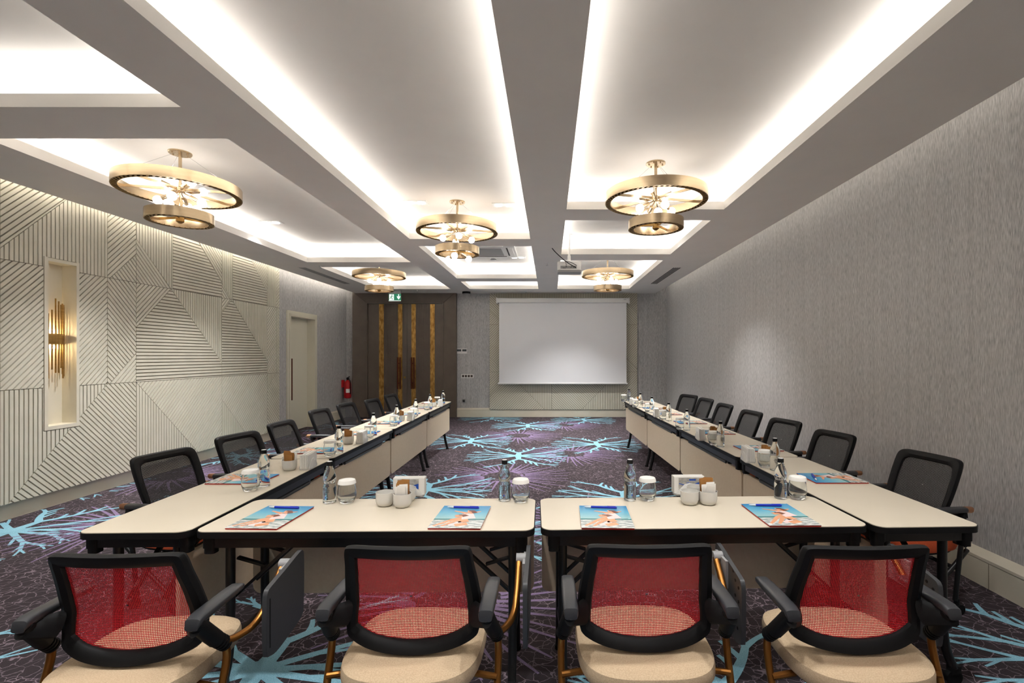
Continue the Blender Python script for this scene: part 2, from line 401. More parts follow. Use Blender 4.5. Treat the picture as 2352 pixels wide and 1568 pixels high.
# ------------------------------------------------------------------ ceiling
c = MB()
c.box(-5.1, 3.05, REAR_Y-0.3, 11.9, UZ, UZ+0.12)
def slab(x0, x1, y0, y1, z0=CZ, z1=CZ+LIP): c.box(x0, x1, y0, y1, z0, z1)
xs = [EL]+[v for a, b, _ in COLS for v in (a, b)]+[ER]
for k in range(0, 8, 2): slab(xs[k], xs[k+1], REAR_Y, BACK_Y)
for x0, x1, rows in COLS:
    y = REAR_Y
    for a, b in rows: slab(x0, x1, y, a); y = b
    slab(x0, x1, y, BACK_Y)
# upstand walls between the light coves
bx = [(-4.12, -4.06), (-1.985, -1.925), (-0.065, -0.005), (2.02, 2.08)]
for a, b in bx: c.box(a, b, REAR_Y, BACK_Y, CZ+LIP, UZ)
for (x0, x1, rows), (w0, w1) in zip(COLS, ((-4.06, -1.985), (-1.925, -0.065), (-0.005, 2.02))):
    ys = [rows[0][0]-0.25]+[(rows[k][1]+rows[k+1][0])/2 for k in range(2)]+[rows[2][1]+0.22]
    for y in ys: c.box(w0, w1, y-0.03, y+0.03, CZ+LIP, UZ)
struct(c.build('ceiling', M['paint'], smooth=False))

# ------------------------------------------------------------------ walls
w = MB(); w.box(WR, WR+0.2, REAR_Y, BACK_Y+0.2, 0, UZ); struct(w.build('wall_right', M['wallpaper_side'], smooth=False))
w = MB(); w.box(WL-0.2, WR+0.2, BACK_Y, BACK_Y+0.2, 0, UZ); struct(w.build('wall_back', M['wallpaper_back'], smooth=False))
w = MB(); w.box(WL-0.2, WR+0.2, REAR_Y-0.2, REAR_Y, 0, UZ); struct(w.build('wall_rear', M['wallpaper_back'], smooth=False))
NY0, NY1, NZ0, NZ1 = 4.61, 4.885, 0.775, 2.33           # niche opening
DY0, DY1, DZ = 9.02, 9.98, 2.185                        # door opening
w = MB()
def wl(y0, y1, z0, z1): w.box(WL-0.3, WL, y0, y1, z0, z1)
e = 0.025
wl(REAR_Y, NY0-e, 0, UZ); wl(NY0-e, NY1+e, 0, NZ0-e); wl(NY0-e, NY1+e, NZ1+e, UZ); wl(NY1+e, DY0, 0, UZ); wl(DY0, DY1, DZ, UZ); wl(DY1, BACK_Y+0.2, 0, UZ)
w.box(WL-0.5, WL-0.3, DY0-0.1, DY1+0.1, 0, DZ+0.1)
wall_left = struct(w.build('wall_left', M['wallpaper_side'], smooth=False))

# slatted panelling -------------------------------------------------
def clip(poly, nx, ny, d):          # keep nx*x+ny*y <= d
    out = []
    for i in range(len(poly)):
        a, b = poly[i], poly[(i+1) % len(poly)]
        da, db = nx*a[0]+ny*a[1]-d, nx*b[0]+ny*b[1]-d
        if da <= 0: out.append(a)
        if (da < 0 < db) or (db < 0 < da):
            t = da/(da-db); out.append((a[0]+(b[0]-a[0])*t, a[1]+(b[1]-a[1])*t))
    return out
def parea(p): return abs(sum(p[i][0]*p[(i+1) % len(p)][1]-p[(i+1) % len(p)][0]*p[i][1] for i in range(len(p))))/2
def slats(b, poly, ang, tf, pitch=0.04, groove=0.0105, th=0.015, hole=None, inset=0.003):
    a = math.radians(ang); nx, ny = -sin(a), cos(a)
    if sum((poly[(i+1) % len(poly)][0]-poly[i][0])*(poly[(i+1) % len(poly)][1]+poly[i][1]) for i in range(len(poly))) > 0: poly = poly[::-1]
    q = list(poly)                       # shrink by the inset: grooves along every joint
    for i in range(len(poly)):
        p0, p1 = poly[i], poly[(i+1) % len(poly)]; dx, dy = p1[0]-p0[0], p1[1]-p0[1]; l = math.hypot(dx, dy)
        if l < 1e-6: continue
        ex, ey = dy/l, -dx/l; q = clip(q, ex, ey, ex*p0[0]+ey*p0[1]-inset)
    if len(q) < 3: return
    ds = [nx*x+ny*y for x, y in q]; k0, k1 = math.floor(min(ds)/pitch), math.ceil(max(ds)/pitch)
    for k in range(k0, k1+1):
        s = clip(clip(q, nx, ny, (k+1)*pitch-groove/2), -nx, -ny, -(k*pitch+groove/2))
        if len(s) < 3 or parea(s) < 2e-5: continue
        pieces = [s]
        if hole:
            x0, x1, y0, y1 = hole; pieces = []
            r = s
            for (hx, hy, d) in ((1, 0, x0), (-1, 0, -x1), (0, 1, y0), (0, -1, -y1)):
                o = clip(r, hx, hy, d)
                if len(o) > 2 and parea(o) > 2e-5: pieces.append(o)
                r = clip(r, -hx, -hy, -d)
                if len(r) < 3: break
        for p in pieces: b.prism(p, 0, th, tf=tf)
TP = 2.99
R_, V_, L_, H_ = 45, 90, -45, 0
TILES = [([(4.21, TP), (4.82, TP), (4.21, 2.36)], R_), ([(4.82, TP), (4.21, 2.36), (4.21, 2.27), (5.232, 2.27), (5.232, TP)], V_),
 ([(5.232, TP), (5.594, TP), (5.594, 2.59), (5.26, 2.27), (5.232, 2.27)], R_), ([(5.594, 2.59), (5.594, 2.27), (5.26, 2.27)], L_),
 ([(5.594, 2.77), (6.11, 2.27), (5.594, 2.27)], L_), ([(5.594, TP), (6.14, TP), (6.14, 2.27), (6.11, 2.27), (5.594, 2.77)], V_),
 ([(6.14, TP), (6.56, TP), (7.06, 2.48), (7.06, 2.27), (6.14, 2.27)], H_), ([(6.56, TP), (7.06, TP), (7.06, 2.48)], L_),
 ([(7.06, TP), (7.30, TP), (7.30, 2.27), (7.27, 2.27), (7.06, 2.48)], V_), ([(7.06, 2.48), (7.27, 2.27), (7.06, 2.27)], L_),
 ([(7.30, TP), (7.72, TP), (8.196, 2.5), (8.196, 2.27), (7.30, 2.27)], H_), ([(7.72, TP), (8.196, TP), (8.196, 2.5)], L_),
 ([(8.196, TP), (8.47, TP), (8.47, 2.27), (8.196, 2.27)], V_), ([(8.47, TP), (8.566, TP), (8.566, 2.27), (8.47, 2.27)], R_),
 ([(4.21, 2.27), (5.232, 2.27), (5.232, 1.14), (4.21, 1.14)], R_),
 ([(5.232, 2.27), (5.594, 2.27), (5.594, 1.47), (5.26, 1.14), (5.232, 1.14)], L_), ([(5.594, 1.47), (5.594, 1.14), (5.26, 1.14)], R_),
 ([(5.594, 2.27), (6.11, 2.27), (5.594, 1.76)], R_), ([(6.11, 2.27), (7.06, 1.34), (7.06, 1.14), (5.594, 1.14), (5.594, 1.76)], H_),
 ([(6.11, 2.27), (7.06, 2.27), (7.06, 1.34)], V_), ([(7.06, 2.27), (7.28, 2.27), (7.06, 2.06)], R_),
 ([(7.28, 2.27), (8.196, 1.35), (8.196, 1.14), (7.06, 1.14), (7.06, 2.06)], H_), ([(7.28, 2.27), (8.196, 2.27), (8.196, 1.35)], V_),
 ([(8.196, 2.27), (8.47, 2.27), (8.47, 1.14), (8.196, 1.14)], R_), ([(8.47, 2.27), (8.566, 2.27), (8.566, 1.14), (8.47, 1.14)], L_),
 ([(4.21, 1.14), (5.232, 1.14), (4.27, 0.15), (4.21, 0.15)], V_), ([(5.232, 1.14), (5.594, 1.14), (5.594, 0.15), (4.27, 0.15)], L_),
 ([(5.594, 1.14), (6.58, 0.15), (5.594, 0.15)], V_), ([(5.594, 1.14), (7.06, 1.14), (7.06, 0.15), (6.58, 0.15)], R_),
 ([(7.06, 0.81), (7.70, 0.15), (7.06, 0.15)], V_), ([(7.06, 1.14), (8.196, 1.14), (8.196, 0.15), (7.70, 0.15), (7.06, 0.81)], R_),
 ([(8.196, 1.14), (8.45, 1.14), (8.196, 0.89)], V_), ([(8.45, 1.14), (8.566, 1.14), (8.566, 0.15), (8.196, 0.15), (8.196, 0.89)], L_)]
for k in range(4):
    y1 = 4.21-k*1.7; y0 = max(y1-1.7, REAR_Y+0.02)
    if y1-y0 < 0.1: continue
    TILES += [([(y0, TP), (y1, TP), (y1, 2.27), (y0, 2.27)], R_), ([(y0, 2.27), (y1, 2.27), (y1, 1.14), (y0, 1.14)], (V_, R_, H_)[k % 3]), ([(y0, 1.14), (y1, 1.14), (y1, 0.15), (y0, 0.15)], V_)]
bk = MB(); b0, b1 = WL, -4.715
for (y0, y1, z0, z1) in ((REAR_Y, NY0-e, 0.15, TP), (NY0-e, NY1+e, 0.15, NZ0-e), (NY0-e, NY1+e, NZ1+e, TP), (NY1+e, 8.566, 0.15, TP)): bk.box(b0, b1, y0, y1, z0, z1)
panel = struct(bk.build('trim_1', M['slatback'], smooth=False))
sb = MB()
for poly, ang in TILES: slats(sb, poly, ang, lambda x, y, z: (b1+z, x, y), hole=(NY0-0.04, NY1+0.035, NZ0-0.04, NZ1+0.035))
sb.build('slat', M['slat'], panel, smooth=False)
# niche lining and frame
n = MB(); nb = WL-0.06
n.box(nb-0.02, nb, NY0-0.02, NY1+0.02, NZ0-0.02, NZ1+0.02)
n.box(nb, -4.695, NY0-0.035, NY0, NZ0-0.035, NZ1+0.035); n.box(nb, -4.695, NY1, NY1+0.03, NZ0-0.035, NZ1+0.035)
n.box(nb, -4.695, NY0, NY1, NZ0-0.035, NZ0); n.box(nb, -4.695, NY0, NY1, NZ1, NZ1+0.03)
n.build('niche_frame', M['skirting'], panel, smooth=False)

# skirtings
def skirt(name, x0, x1, y0, y1, cap):
    b = MB(); b.box(x0, x1, y0, y1, 0, 0.155); return b
s = MB(); s.box(2.707, WR, REAR_Y, BACK_Y-0.001, 0, 0.155)
for y in [REAR_Y+0.3+2.4*k for k in range(7)]: pass
s.prism([(0, 0.160), (0, 0.178), (0.055, 0.214), (0.055, 0.160)], REAR_Y, BACK_Y-0.001, tf=lambda a, z, y: (2.705+a, y, z))
sk_r = struct(s.build('baseboard_right', M['skirting'], smooth=False))
j = MB()
for y in (0.63, 3.03, 5.43, 7.83, 10.2): j.box(2.7062, 2.7075, y, y+0.004, 0.0, 0.155)
j.build('joint', M['slatback'], sk_r, smooth=False)
s = MB()
s.box(WL, -4.758, REAR_Y, 8.62, 0, 0.149); s.box(WL, -4.755, 8.62, DY0-0.09, 0, 0.155); s.box(WL, -4.755, DY1+0.09, BACK_Y-0.11, 0, 0.155)
s.prism([(0, 0.158), (0, 0.176), (-0.025, 0.21), (-0.025, 0.158)], DY1+0.09, BACK_Y-0.11, tf=lambda a, z, y: (-4.755+a, y, z))
struct(s.build('baseboard_left', M['skirting'], smooth=False))
s = MB(); s.box(-2.17, -1.405, BACK_Y-0.045, BACK_Y, 0, 0.155); s.prism([(0, 0.158), (0, 0.176), (0.045, 0.21), (0.045, 0.158)], -2.17, -1.405, tf=lambda a, z, x: (x, BACK_Y-0.047+a, z))
s.box(-1.405, 2.70, BACK_Y-0.03, BACK_Y, 0, 0.165); s.box(2.06, 2.70, BACK_Y-0.045, BACK_Y, 0, 0.2)
struct(s.build('baseboard_back', M['skirting'], smooth=False))

# slatted panel behind the projection screen
ZB = BACK_Y-0.05
bk = MB(); bk.box(-1.404, 2.06, ZB+0.012, BACK_Y, 0.175, TP)
M['slatback2'] = mat('groove_shade_pale', srgb(140, 132, 110), 0.8)  # groove shade in the colour again, paler than on the left wall
pb = struct(bk.build('trim_2', M['slatback2'], smooth=False))
sb = MB(); x0, x1 = -1.404, 2.06; xm, xr = 0.055, 1.72; za, zb2 = 2.165, 1.058
BT = [([(x0, TP), (x0+0.75, TP), (x0+0.75, 2.30), (x0, TP-0.02)], V_), ([(x0, TP), (x0, 2.50), (x0+0.33, 2.165), (x0+0.75, 2.165), (x0+0.75, 2.3)], L_), ([(x0, 2.5), (x0+0.33, za), (x0, za)], R_),
      ([(x0, za), (x0, 1.4), (x0+0.34, zb2), (x0+0.9, zb2), (x0+0.9, za)], R_), ([(x0, 1.4), (x0+0.34, zb2), (x0, zb2)], L_),
      ([(x0+0.75, TP), (xr, TP), (xr, za), (x0+0.75, za)], V_), ([(x0+0.9, za), (xr, za), (xr, zb2), (x0+0.9, zb2)], H_),
      ([(x0, zb2), (-0.98, zb2), (-0.11, 0.175), (x0, 0.175)], R_), ([(-0.98, zb2), (xm, zb2), (xm, 0.175), (-0.11, 0.175)], V_),
      ([(xm, zb2), (1.62, zb2), (0.75, 0.175), (xm, 0.175)], L_), ([(1.62, zb2), (xr, zb2), (xr, 0.175), (0.75, 0.175)], V_),
      ([(xr, zb2), (x1, zb2), (x1, 0.175), (xr, 0.175)], R_), ([(xr, TP), (x1, TP), (x1, 2.45), (xr, 2.79)], R_), ([(xr, 2.79), (x1, 2.45), (x1, za), (xr, za)], L_),
      ([(xr, za), (x1, za), (x1, 1.13), (xr, 1.47)], R_), ([(xr, 1.47), (x1, 1.13), (x1, zb2), (xr, zb2)], L_)]
for poly, ang in BT: slats(sb, poly, ang, lambda x, y, z: (x, ZB+0.012-z, y), groove=0.0095, th=0.012)
sb.build('slat', M['slat'], pb, smooth=False)

# ------------------------------------------------------------------ cream side door
d = MB(); fx = -4.755
for (y0, y1, z0, z1) in ((DY0-0.09, DY0, 0, DZ+0.085), (DY1, DY1+0.09, 0, DZ+0.085), (DY0, DY1, DZ, DZ+0.085)):
    d.box(WL, fx, y0, y1, z0, z1)
for (y0, y1, z0, z1) in ((DY0-0.035, DY0+0.02, 0, DZ+0.03), (DY1-0.02, DY1+0.035, 0, DZ+0.03), (DY0, DY1, DZ-0.02, DZ+0.03)):
    d.box(WL-0.16, fx+0.012, y0, y1, z0, z1)
door = struct(d.build('door_1', M['doorcream'], smooth=False))
d = MB(); d.box(WL-0.17, WL-0.125, DY0, DY1, 0.005, DZ-0.005); d.build('door_leaf', M['doorcream'], door, smooth=False)
h = MB(); hx = WL-0.075; h.tube([(hx, 9.27, 0.60), (hx, 9.27, 1.385)], 0.014)
for z in (0.72, 1.26): h.tube([(WL-0.125, 9.27, z), (hx, 9.27, z)], 0.009)
h.build('door_handle', M['copper'], door)

# ------------------------------------------------------------------ bronze double door with portal
PX0, PX1, OX0, OX1, OZ = -4.60, -2.172, -4.265, -2.513, 2.66
def frustum(b, a0, a1, z0, z1, o0, o1, oz):
    pass
d = MB(); yf, yb = BACK_Y-0.10, BACK_Y-0.04
# slanting jamb boards, mitred at the top corners
d.add([(PX0, yf, 0), (OX0, yb, 0), (OX0, yb, OZ), (PX0, yf, 2.935), (OX1, yb, 0), (PX1, yf, 0), (PX1, yf, 2.935), (OX1, yb, OZ)],
      [(0, 1, 2, 3), (4, 5, 6, 7), (3, 2, 7, 6)])
d.box(PX1-0.002, PX1, yf, BACK_Y, 0, 2.96); d.box(PX0, PX0+0.002, yf, BACK_Y, 0, 2.96)
d.box(OX0-0.03, OX0, yb-0.02, BACK_Y, 0, OZ+0.03); d.box(OX1, OX1+0.03, yb-0.02, BACK_Y, 0, OZ+0.03); d.box(OX0, OX1, yb-0.02, BACK_Y, OZ, OZ+0.03)
portal = struct(d.build('door_2', M['bronze'], smooth=False))
g = MB()
for xa, xb in ((PX0, OX0), (PX1, OX1)): g.bar((xa, yf-0.001, 2.935), (xb, yb-0.001, OZ), 0.012, 0.008)
g.build('mitre_joint', M['bronzedark'], portal, smooth=False)
yd = BACK_Y-0.02
for sgn, (a, b) in ((0, (OX0+0.005, -3.347)), (1, (-3.341, OX1-0.005))):
    lf = MB(); lf.box(a, b, yd, BACK_Y-0.001, 0.005, OZ-0.005)
    leaf = lf.build('door_leaf', M['bronze'], portal, smooth=False)
    rib = MB(); x = (-3.885, -3.56) if sgn == 0 else (-3.135, -2.805)
    k = x[0]
    while k < x[1]-0.02: rib.box(k+0.006, k+0.024, yd-0.012, yd, 0.01, OZ-0.01); k += 0.03
    rib.build('ribbed_panel', M['bronze'], leaf, smooth=False)
    for (g0, g1) in (((-4.0, -3.89), (-3.555, -3.455)) if sgn == 0 else ((-3.24, -3.14), (-2.80, -2.695))):
        gl = MB(); gl.box(g0, g1, yd-0.008, yd, 0.01, OZ-0.01); gl.build('gold_strip', M['goldleaf'], leaf, smooth=False)
    hd = MB(); xc = -3.52 if sgn == 0 else -3.20
    for o in (-0.028, 0.028): hd.tube([(xc+o, yd-0.06, 0.66), (xc+o, yd-0.06, 1.40)], 0.017)
    for z in (0.80, 1.26): hd.box(xc-0.035, xc+0.035, yd-0.06, yd, z-0.012, z+0.012)
    hd.build('door_handle', M['copper'], leaf)
kn = MB(); kn.tube([(-3.395, yd, 0.93), (-3.395, yd-0.03, 0.93)], 0.026); kn.build('door_knob', M['brassdull'], portal)

# ------------------------------------------------------------------ projection screen
t = thing('projection_screen', 'white pull-down projection screen hanging on the cream slatted panel', 'screen', (0.31, 11.40, 0.785))
b = MB(); b.prism(rrect(0.12, 0.11, 0.02), -1.505, 1.505, tf=lambda x, y, z: (z, x, y+1.93)); b.build('housing', M['white'], t)
b = MB(); b.box(1.505, 1.54, -0.065, 0.065, 1.86, 1.99); b.build('end_cap', M['white'], t, smooth=False)
b = MB(); b.box(-1.54, -1.505, -0.065, 0.065, 1.86, 1.99); b.build('end_cap', M['white'], t, smooth=False)
for x in (-1.2, 1.2): b = MB(); b.box(x-0.03, x+0.03, 0.05, 0.132, 1.88, 1.97); b.build('wall_bracket', M['white'], t, smooth=False)
b = MB(); b.box(1.40, 1.46, -0.0615, -0.060, 1.945, 1.955); b.build('maker_badge', M['grey'], t, smooth=False)
b = MB(); b.box(-1.475, 1.475, -0.003, 0.0, 0.02, 1.89); b.build('screen_fabric', M['screen'], t, smooth=False)
b = MB(); b.tube([(-1.50, 0, 0.01), (1.50, 0, 0.01)], 0.018); b.build('bottom_bar', M['white'], t)

# ------------------------------------------------------------------ wall fittings
t = thing('thermostat_panel', 'white plate with two dark displays beside the bronze double door', 'thermostat', (-2.06, BACK_Y, 1.545))
b = MB(); b.box(-0.12, 0.12, -0.02, 0, -0.06, 0.06); b.build('plate', M['white'], t, smooth=False)
for x in (-0.062, 0.062): b = MB(); b.box(x-0.05, x+0.05, -0.023, -0.02, -0.005, 0.045); b.build('display', M['lcd'], t, smooth=False)
t = thing('switch_panel', 'white strip of four square switches on grey wallpaper', 'switch', (-1.93, BACK_Y, 0.96))
b = MB(); b.box(-0.145, 0.145, -0.014, 0, -0.045, 0.045); b.build('plate', M['white'], t, smooth=False)
for k in range(4): b = MB(); x = -0.1+0.067*k; b.box(x-0.024, x+0.024, -0.019, -0.014, -0.026, 0.026); b.build('switch_button', M['bronzedark'], t, smooth=False)
t = thing('wall_socket', 'grey square wall socket low on grey wallpaper', 'socket', (-2.015, BACK_Y, 0.375))
b = MB(); b.box(-0.042, 0.042, -0.012, 0, -0.042, 0.042); b.build('plate', M['grey'], t, smooth=False)
b = MB(); b.lathe([(0.028, 0), (0.028, 0.004), (0.02, 0.004), (0.018, 0.0)], 18); o = b.build('socket_ring', M['darkgrey'], t, loc=(0, -0.012, 0)); o.rotation_euler = (PI/2, 0, 0)
# fire extinguisher
t = thing('fire_extinguisher', 'red fire extinguisher hung on the left wall by the bronze door', 'fire extinguisher', (-4.65, 11.33, 0.46))
b = MB(); b.lathe([(0.055, 0), (0.078, 0.015), (0.08, 0.03), (0.08, 0.33), (0.07, 0.37), (0.035, 0.40), (0.025, 0.42)], 20); b.build('cylinder', M['red'], t)
b = MB(); b.lathe([(0.022, 0.415), (0.022, 0.45), (0.03, 0.455), (0.03, 0.47)], 14); b.bar((-0.02, 0, 0.46), (0.06, -0.03, 0.50), 0.02, 0.012); b.bar((-0.02, 0, 0.455), (0.065, -0.03, 0.465), 0.02, 0.01); b.build('valve', M['black'], t)
b = MB(); b.tube([(0.03, -0.02, 0.45), (0.085, -0.05, 0.40), (0.085, -0.05, 0.25), (0.08, -0.04, 0.1)], 0.009, smooth=2); b.build('hose', M['black'], t)
b = MB(); b.box(-0.13, -0.075, -0.03, 0.03, 0.25, 0.42); b.build('wall_bracket', M['red'], t, smooth=False)
b = MB(); b.loft([[(0.0805*cos(a), 0.0805*sin(a), z) for a in [math.radians(-95+10*i) for i in range(9)]]+[(0.079*cos(a), 0.079*sin(a), z) for a in [math.radians(-15-10*i) for i in range(9)]] for z in (0.13, 0.22)]); b.build('instruction_label', M['white'], t)
# exit sign
t = thing('exit_sign', 'green and white emergency exit sign with running figure and down arrow', 'sign', (-3.44, 10.95, 2.655))
b = MB(); b.box(-0.135, 0.135, -0.02, 0.02, 0.16, 0.245); b.build('housing', M['grey'], t, smooth=False)
b = MB(); b.box(-0.135, 0.135, -0.006, 0.006, 0, 0.16); b.box(-0.135, 0.135, -0.008, -0.006, 0, 0.012, 1); b.build('sign_face', [M['green'], M['exitwhite']], t, smooth=False)
b = MB(); y = -0.0072
def fp(b, pts): b.prism(pts, 0, 0.0014, tf=lambda x, z, q: (x, y-q, z))
fp(b, [(0.075, 0.15), (0.095, 0.15), (0.095, 0.09), (0.122, 0.115), (0.122, 0.085), (0.085, 0.03), (0.048, 0.085), (0.048, 0.115), (0.075, 0.09)][::-1])
b.build('arrow', M['exitwhite'], t, smooth=False)
b = MB(); b.box(-0.125, -0.02, -0.0082, -0.0062, 0.02, 0.15); b.build('doorway_pictogram', M['exitwhite'], t, smooth=False)
b = MB(); y = -0.0084
fp(b, [(-0.062+0.011*cos(k*PI/5), 0.132+0.011*sin(k*PI/5)) for k in range(10)])
for p in ([(-0.085, 0.112), (-0.062, 0.118), (-0.058, 0.10), (-0.085, 0.075)], [(-0.085, 0.08), (-0.07, 0.08), (-0.05, 0.05), (-0.055, 0.03), (-0.066, 0.03), (-0.064, 0.048)],
          [(-0.09, 0.085), (-0.078, 0.075), (-0.095, 0.055), (-0.118, 0.055), (-0.118, 0.065), (-0.1, 0.067)], [(-0.09, 0.113), (-0.08, 0.118), (-0.1, 0.095), (-0.112, 0.1), (-0.108, 0.09), (-0.098, 0.085)], [(-0.06, 0.112), (-0.045, 0.098), (-0.03, 0.102), (-0.03, 0.093), (-0.048, 0.088), (-0.062, 0.1)]): fp(b, p)
b.build('running_figure', M['green'], t, smooth=False)

# ------------------------------------------------------------------ ceiling fittings
def ceil_thing(name, label, cat, x, y, z, group=None): return thing(name, label, cat, (x, y, z), 0, group)
DL = ['in the left coffer beyond the left front chandelier', 'above the ring of the left front chandelier', 'left of the middle chandelier', 'right of the middle chandelier',
      'beside the ceiling air conditioner', 'under the right front chandelier in the photo', 'by the projector and far right chandelier']
i = 0
for x, y, vis in DOWN:
    if not vis: continue
    t = ceil_thing('downlight', 'lit twin recessed downlight '+DL[i], 'light', x, y, UZ, 'twin recessed downlights'); i += 1
    b = MB(); b.box(-0.13, 0.13, -0.07, 0.07, -0.01, 0); b.build('trim_frame', M['white'], t, smooth=False)
    for q in (-0.06, 0.06): b = MB(); b.lathe([(0.045, -0.013), (0.045, -0.010)], 16, (q, 0, 0)); b.build('lamp', M['ledface'], t)
t = ceil_thing('ceiling_air_conditioner', 'white square ceiling air conditioner in the middle coffer', 'air conditioner', -1.02, 8.0, UZ)
b = MB(); b.prism(rrect(0.95, 0.95, 0.05), -0.035, 0); b.build('panel', M['white'], t)
b = MB(); b.box(-0.26, 0.26, -0.26, 0.26, -0.045, -0.035); b.build('intake_grille', M['grey'], t, smooth=False)
for r in range(4):
    b = MB(); b.box(-0.3, 0.3, 0.335, 0.405, -0.037, -0.034); o = b.build('air_slot', M['black'], t, smooth=False); o.rotation_euler = (0, 0, r*PI/2)
    b = MB(); b.bar((-0.3, 0.40, -0.04), (0.3, 0.40, -0.04), 0.075, 0.008); o = b.build('air_flap', M['white'], t, smooth=False); o.rotation_euler = (0, 0, r*PI/2)
t = ceil_thing('smoke_detector', 'small white smoke detector near the ceiling air conditioner', 'smoke detector', -0.99, 8.43+0.25, UZ)
b = MB(); b.lathe([(0.035, -0.05), (0.05, -0.04), (0.055, -0.015), (0.06, 0)], 18); b.build('sensor_head', M['white'], t)
b = MB(); b.lathe([(0.052, -0.035), (0.0545, -0.03), (0.0545, -0.022), (0.052, -0.02)], 18); b.build('vent_ring', M['darkgrey'], t)
t = ceil_thing('motion_sensor', 'round black and grey sensor on the ceiling above the thermostat', 'sensor', -1.90, 11.25, CZ)
b = MB(); b.lathe([(0.07, -0.075), (0.085, -0.06), (0.085, -0.045)], 18); b.build('base', M['grey'], t)
b = MB(); b.lathe([(0.095, -0.045), (0.095, 0)], 18); b.build('head', M['black'], t)
for x, y, s, nm in ((-3.72, 8.0, 0, 'left'), (-2.94, 10.95, 0, 'beside the exit sign'), (-0.53, 11.1, 0, 'above the left of the projection screen'), (1.13, 11.1, 0, 'above the right of the projection screen'), (-0.04, 7.75, 0, 'left of the projector'),
                     (0.42, 2.02, 0, ''), (-1.0, 2.02, 0, '')):
    if not nm: continue
    lab = 'tiny pale sprinkler head in the beam between the two left coffers' if nm == 'left' else 'tiny pale sprinkler head on the ceiling '+nm
    t = ceil_thing('sprinkler', lab, 'sprinkler', x, y, CZ, 'ceiling sprinklers')
    b = MB(); b.lathe([(0.012, -0.03), (0.012, -0.008), (0.03, -0.006), (0.032, 0)], 14); b.build('body', M['white'], t)
    b = MB(); b.lathe([(0.018, -0.04), (0.018, -0.036), (0.004, -0.034)], 12); b.build('deflector', M['chrome'], t)
for nm, x0, x1, ya, yb, nsl, mt in (('right', 2.035, 2.20, 8.13, 10.0, 4, 'black'), ('left', -4.17, -4.02, 8.13, 10.0, 5, 'darkgrey')):
    t = ceil_thing('linear_air_vent', 'long slotted air vent in the ceiling along the %s wall' % nm, 'vent', (x0+x1)/2, (ya+yb)/2, CZ)
    b = MB(); w2, l2 = (x1-x0)/2, (yb-ya)/2; b.box(-w2, w2, -l2, l2, -0.004, 0); b.build('frame', M['paint'], t, smooth=False)
    b = MB(); p = (x1-x0-0.03)/nsl
    for k in range(nsl): q = -w2+0.015+p*k; b.box(q+0.004, q+p-0.008, -l2+0.02, l2-0.02, -0.0055, -0.004)
    b.build('slot', M[mt], t, smooth=False)
# projector
t = ceil_thing('projector', 'white projector hanging from the ceiling on a pole', 'projector', 0.28, 7.0, 2.61)
b = MB(); b.prism(rrect(0.335, 0.25, 0.03), 0.03, 0.145); b.prism(rrect(0.33, 0.245, 0.03), 0.0, 0.03, 1); b.build('case', [M['white'], M['grey']], t)
b = MB(); b.box(-0.125, 0.10, -0.1265, -0.125, 0.045, 0.085)
b.build('port_panel', M['grey'], t, smooth=False)
b = MB()
for x, z in ((-0.09, 0.055), (-0.075, 0.055), (-0.06, 0.055), (0.02, 0.06), (0.03, 0.075), (0.055, 0.06), (0.08, 0.06), (-0.04, 0.07)): b.box(x-0.005, x+0.005, -0.128, -0.1265, z-0.004, z+0.004)
b.build('socket', M['black'], t, smooth=False)
b = MB(); b.tube([(0.02, 0.125, 0.09), (0.02, 0.15, 0.09)], 0.04, 16); b.build('lens', M['black'], t)
b = MB(); b.tube([(0, 0, 0.145), (0, 0, 0.545)], 0.017); b.lathe([(0.024, 0.145), (0.024, 0.25)], 12); b.build('pole', M['white'], t)
b = MB(); b.prism(rrect(0.16, 0.12, 0.03), 0.145, 0.16); b.build('mount_foot', M['white'], t)
b = MB(); b.prism(rrect(0.12, 0.09, 0.02), 0.542, 0.55); b.build('mount_plate', M['white'], t)
b = MB(); b.tube([(-0.245, -0.32, 0.29), (-0.2, -0.29, 0.24), (-0.06, -0.17, 0.14), (0.03, -0.14, 0.09), (0.09, -0.128, 0.06)], 0.006, smooth=2)
b.tube([(-0.06, -0.17, 0.14), (0.02, -0.15, 0.13), (0.08, -0.14, 0.10), (0.1, -0.128, 0.09)], 0.004, smooth=2); b.tube([(-0.06, -0.17, 0.14), (-0.045, -0.15, 0.1), (-0.05, -0.128, 0.07)], 0.003, smooth=2)
b.build('cable', M['black'], t)

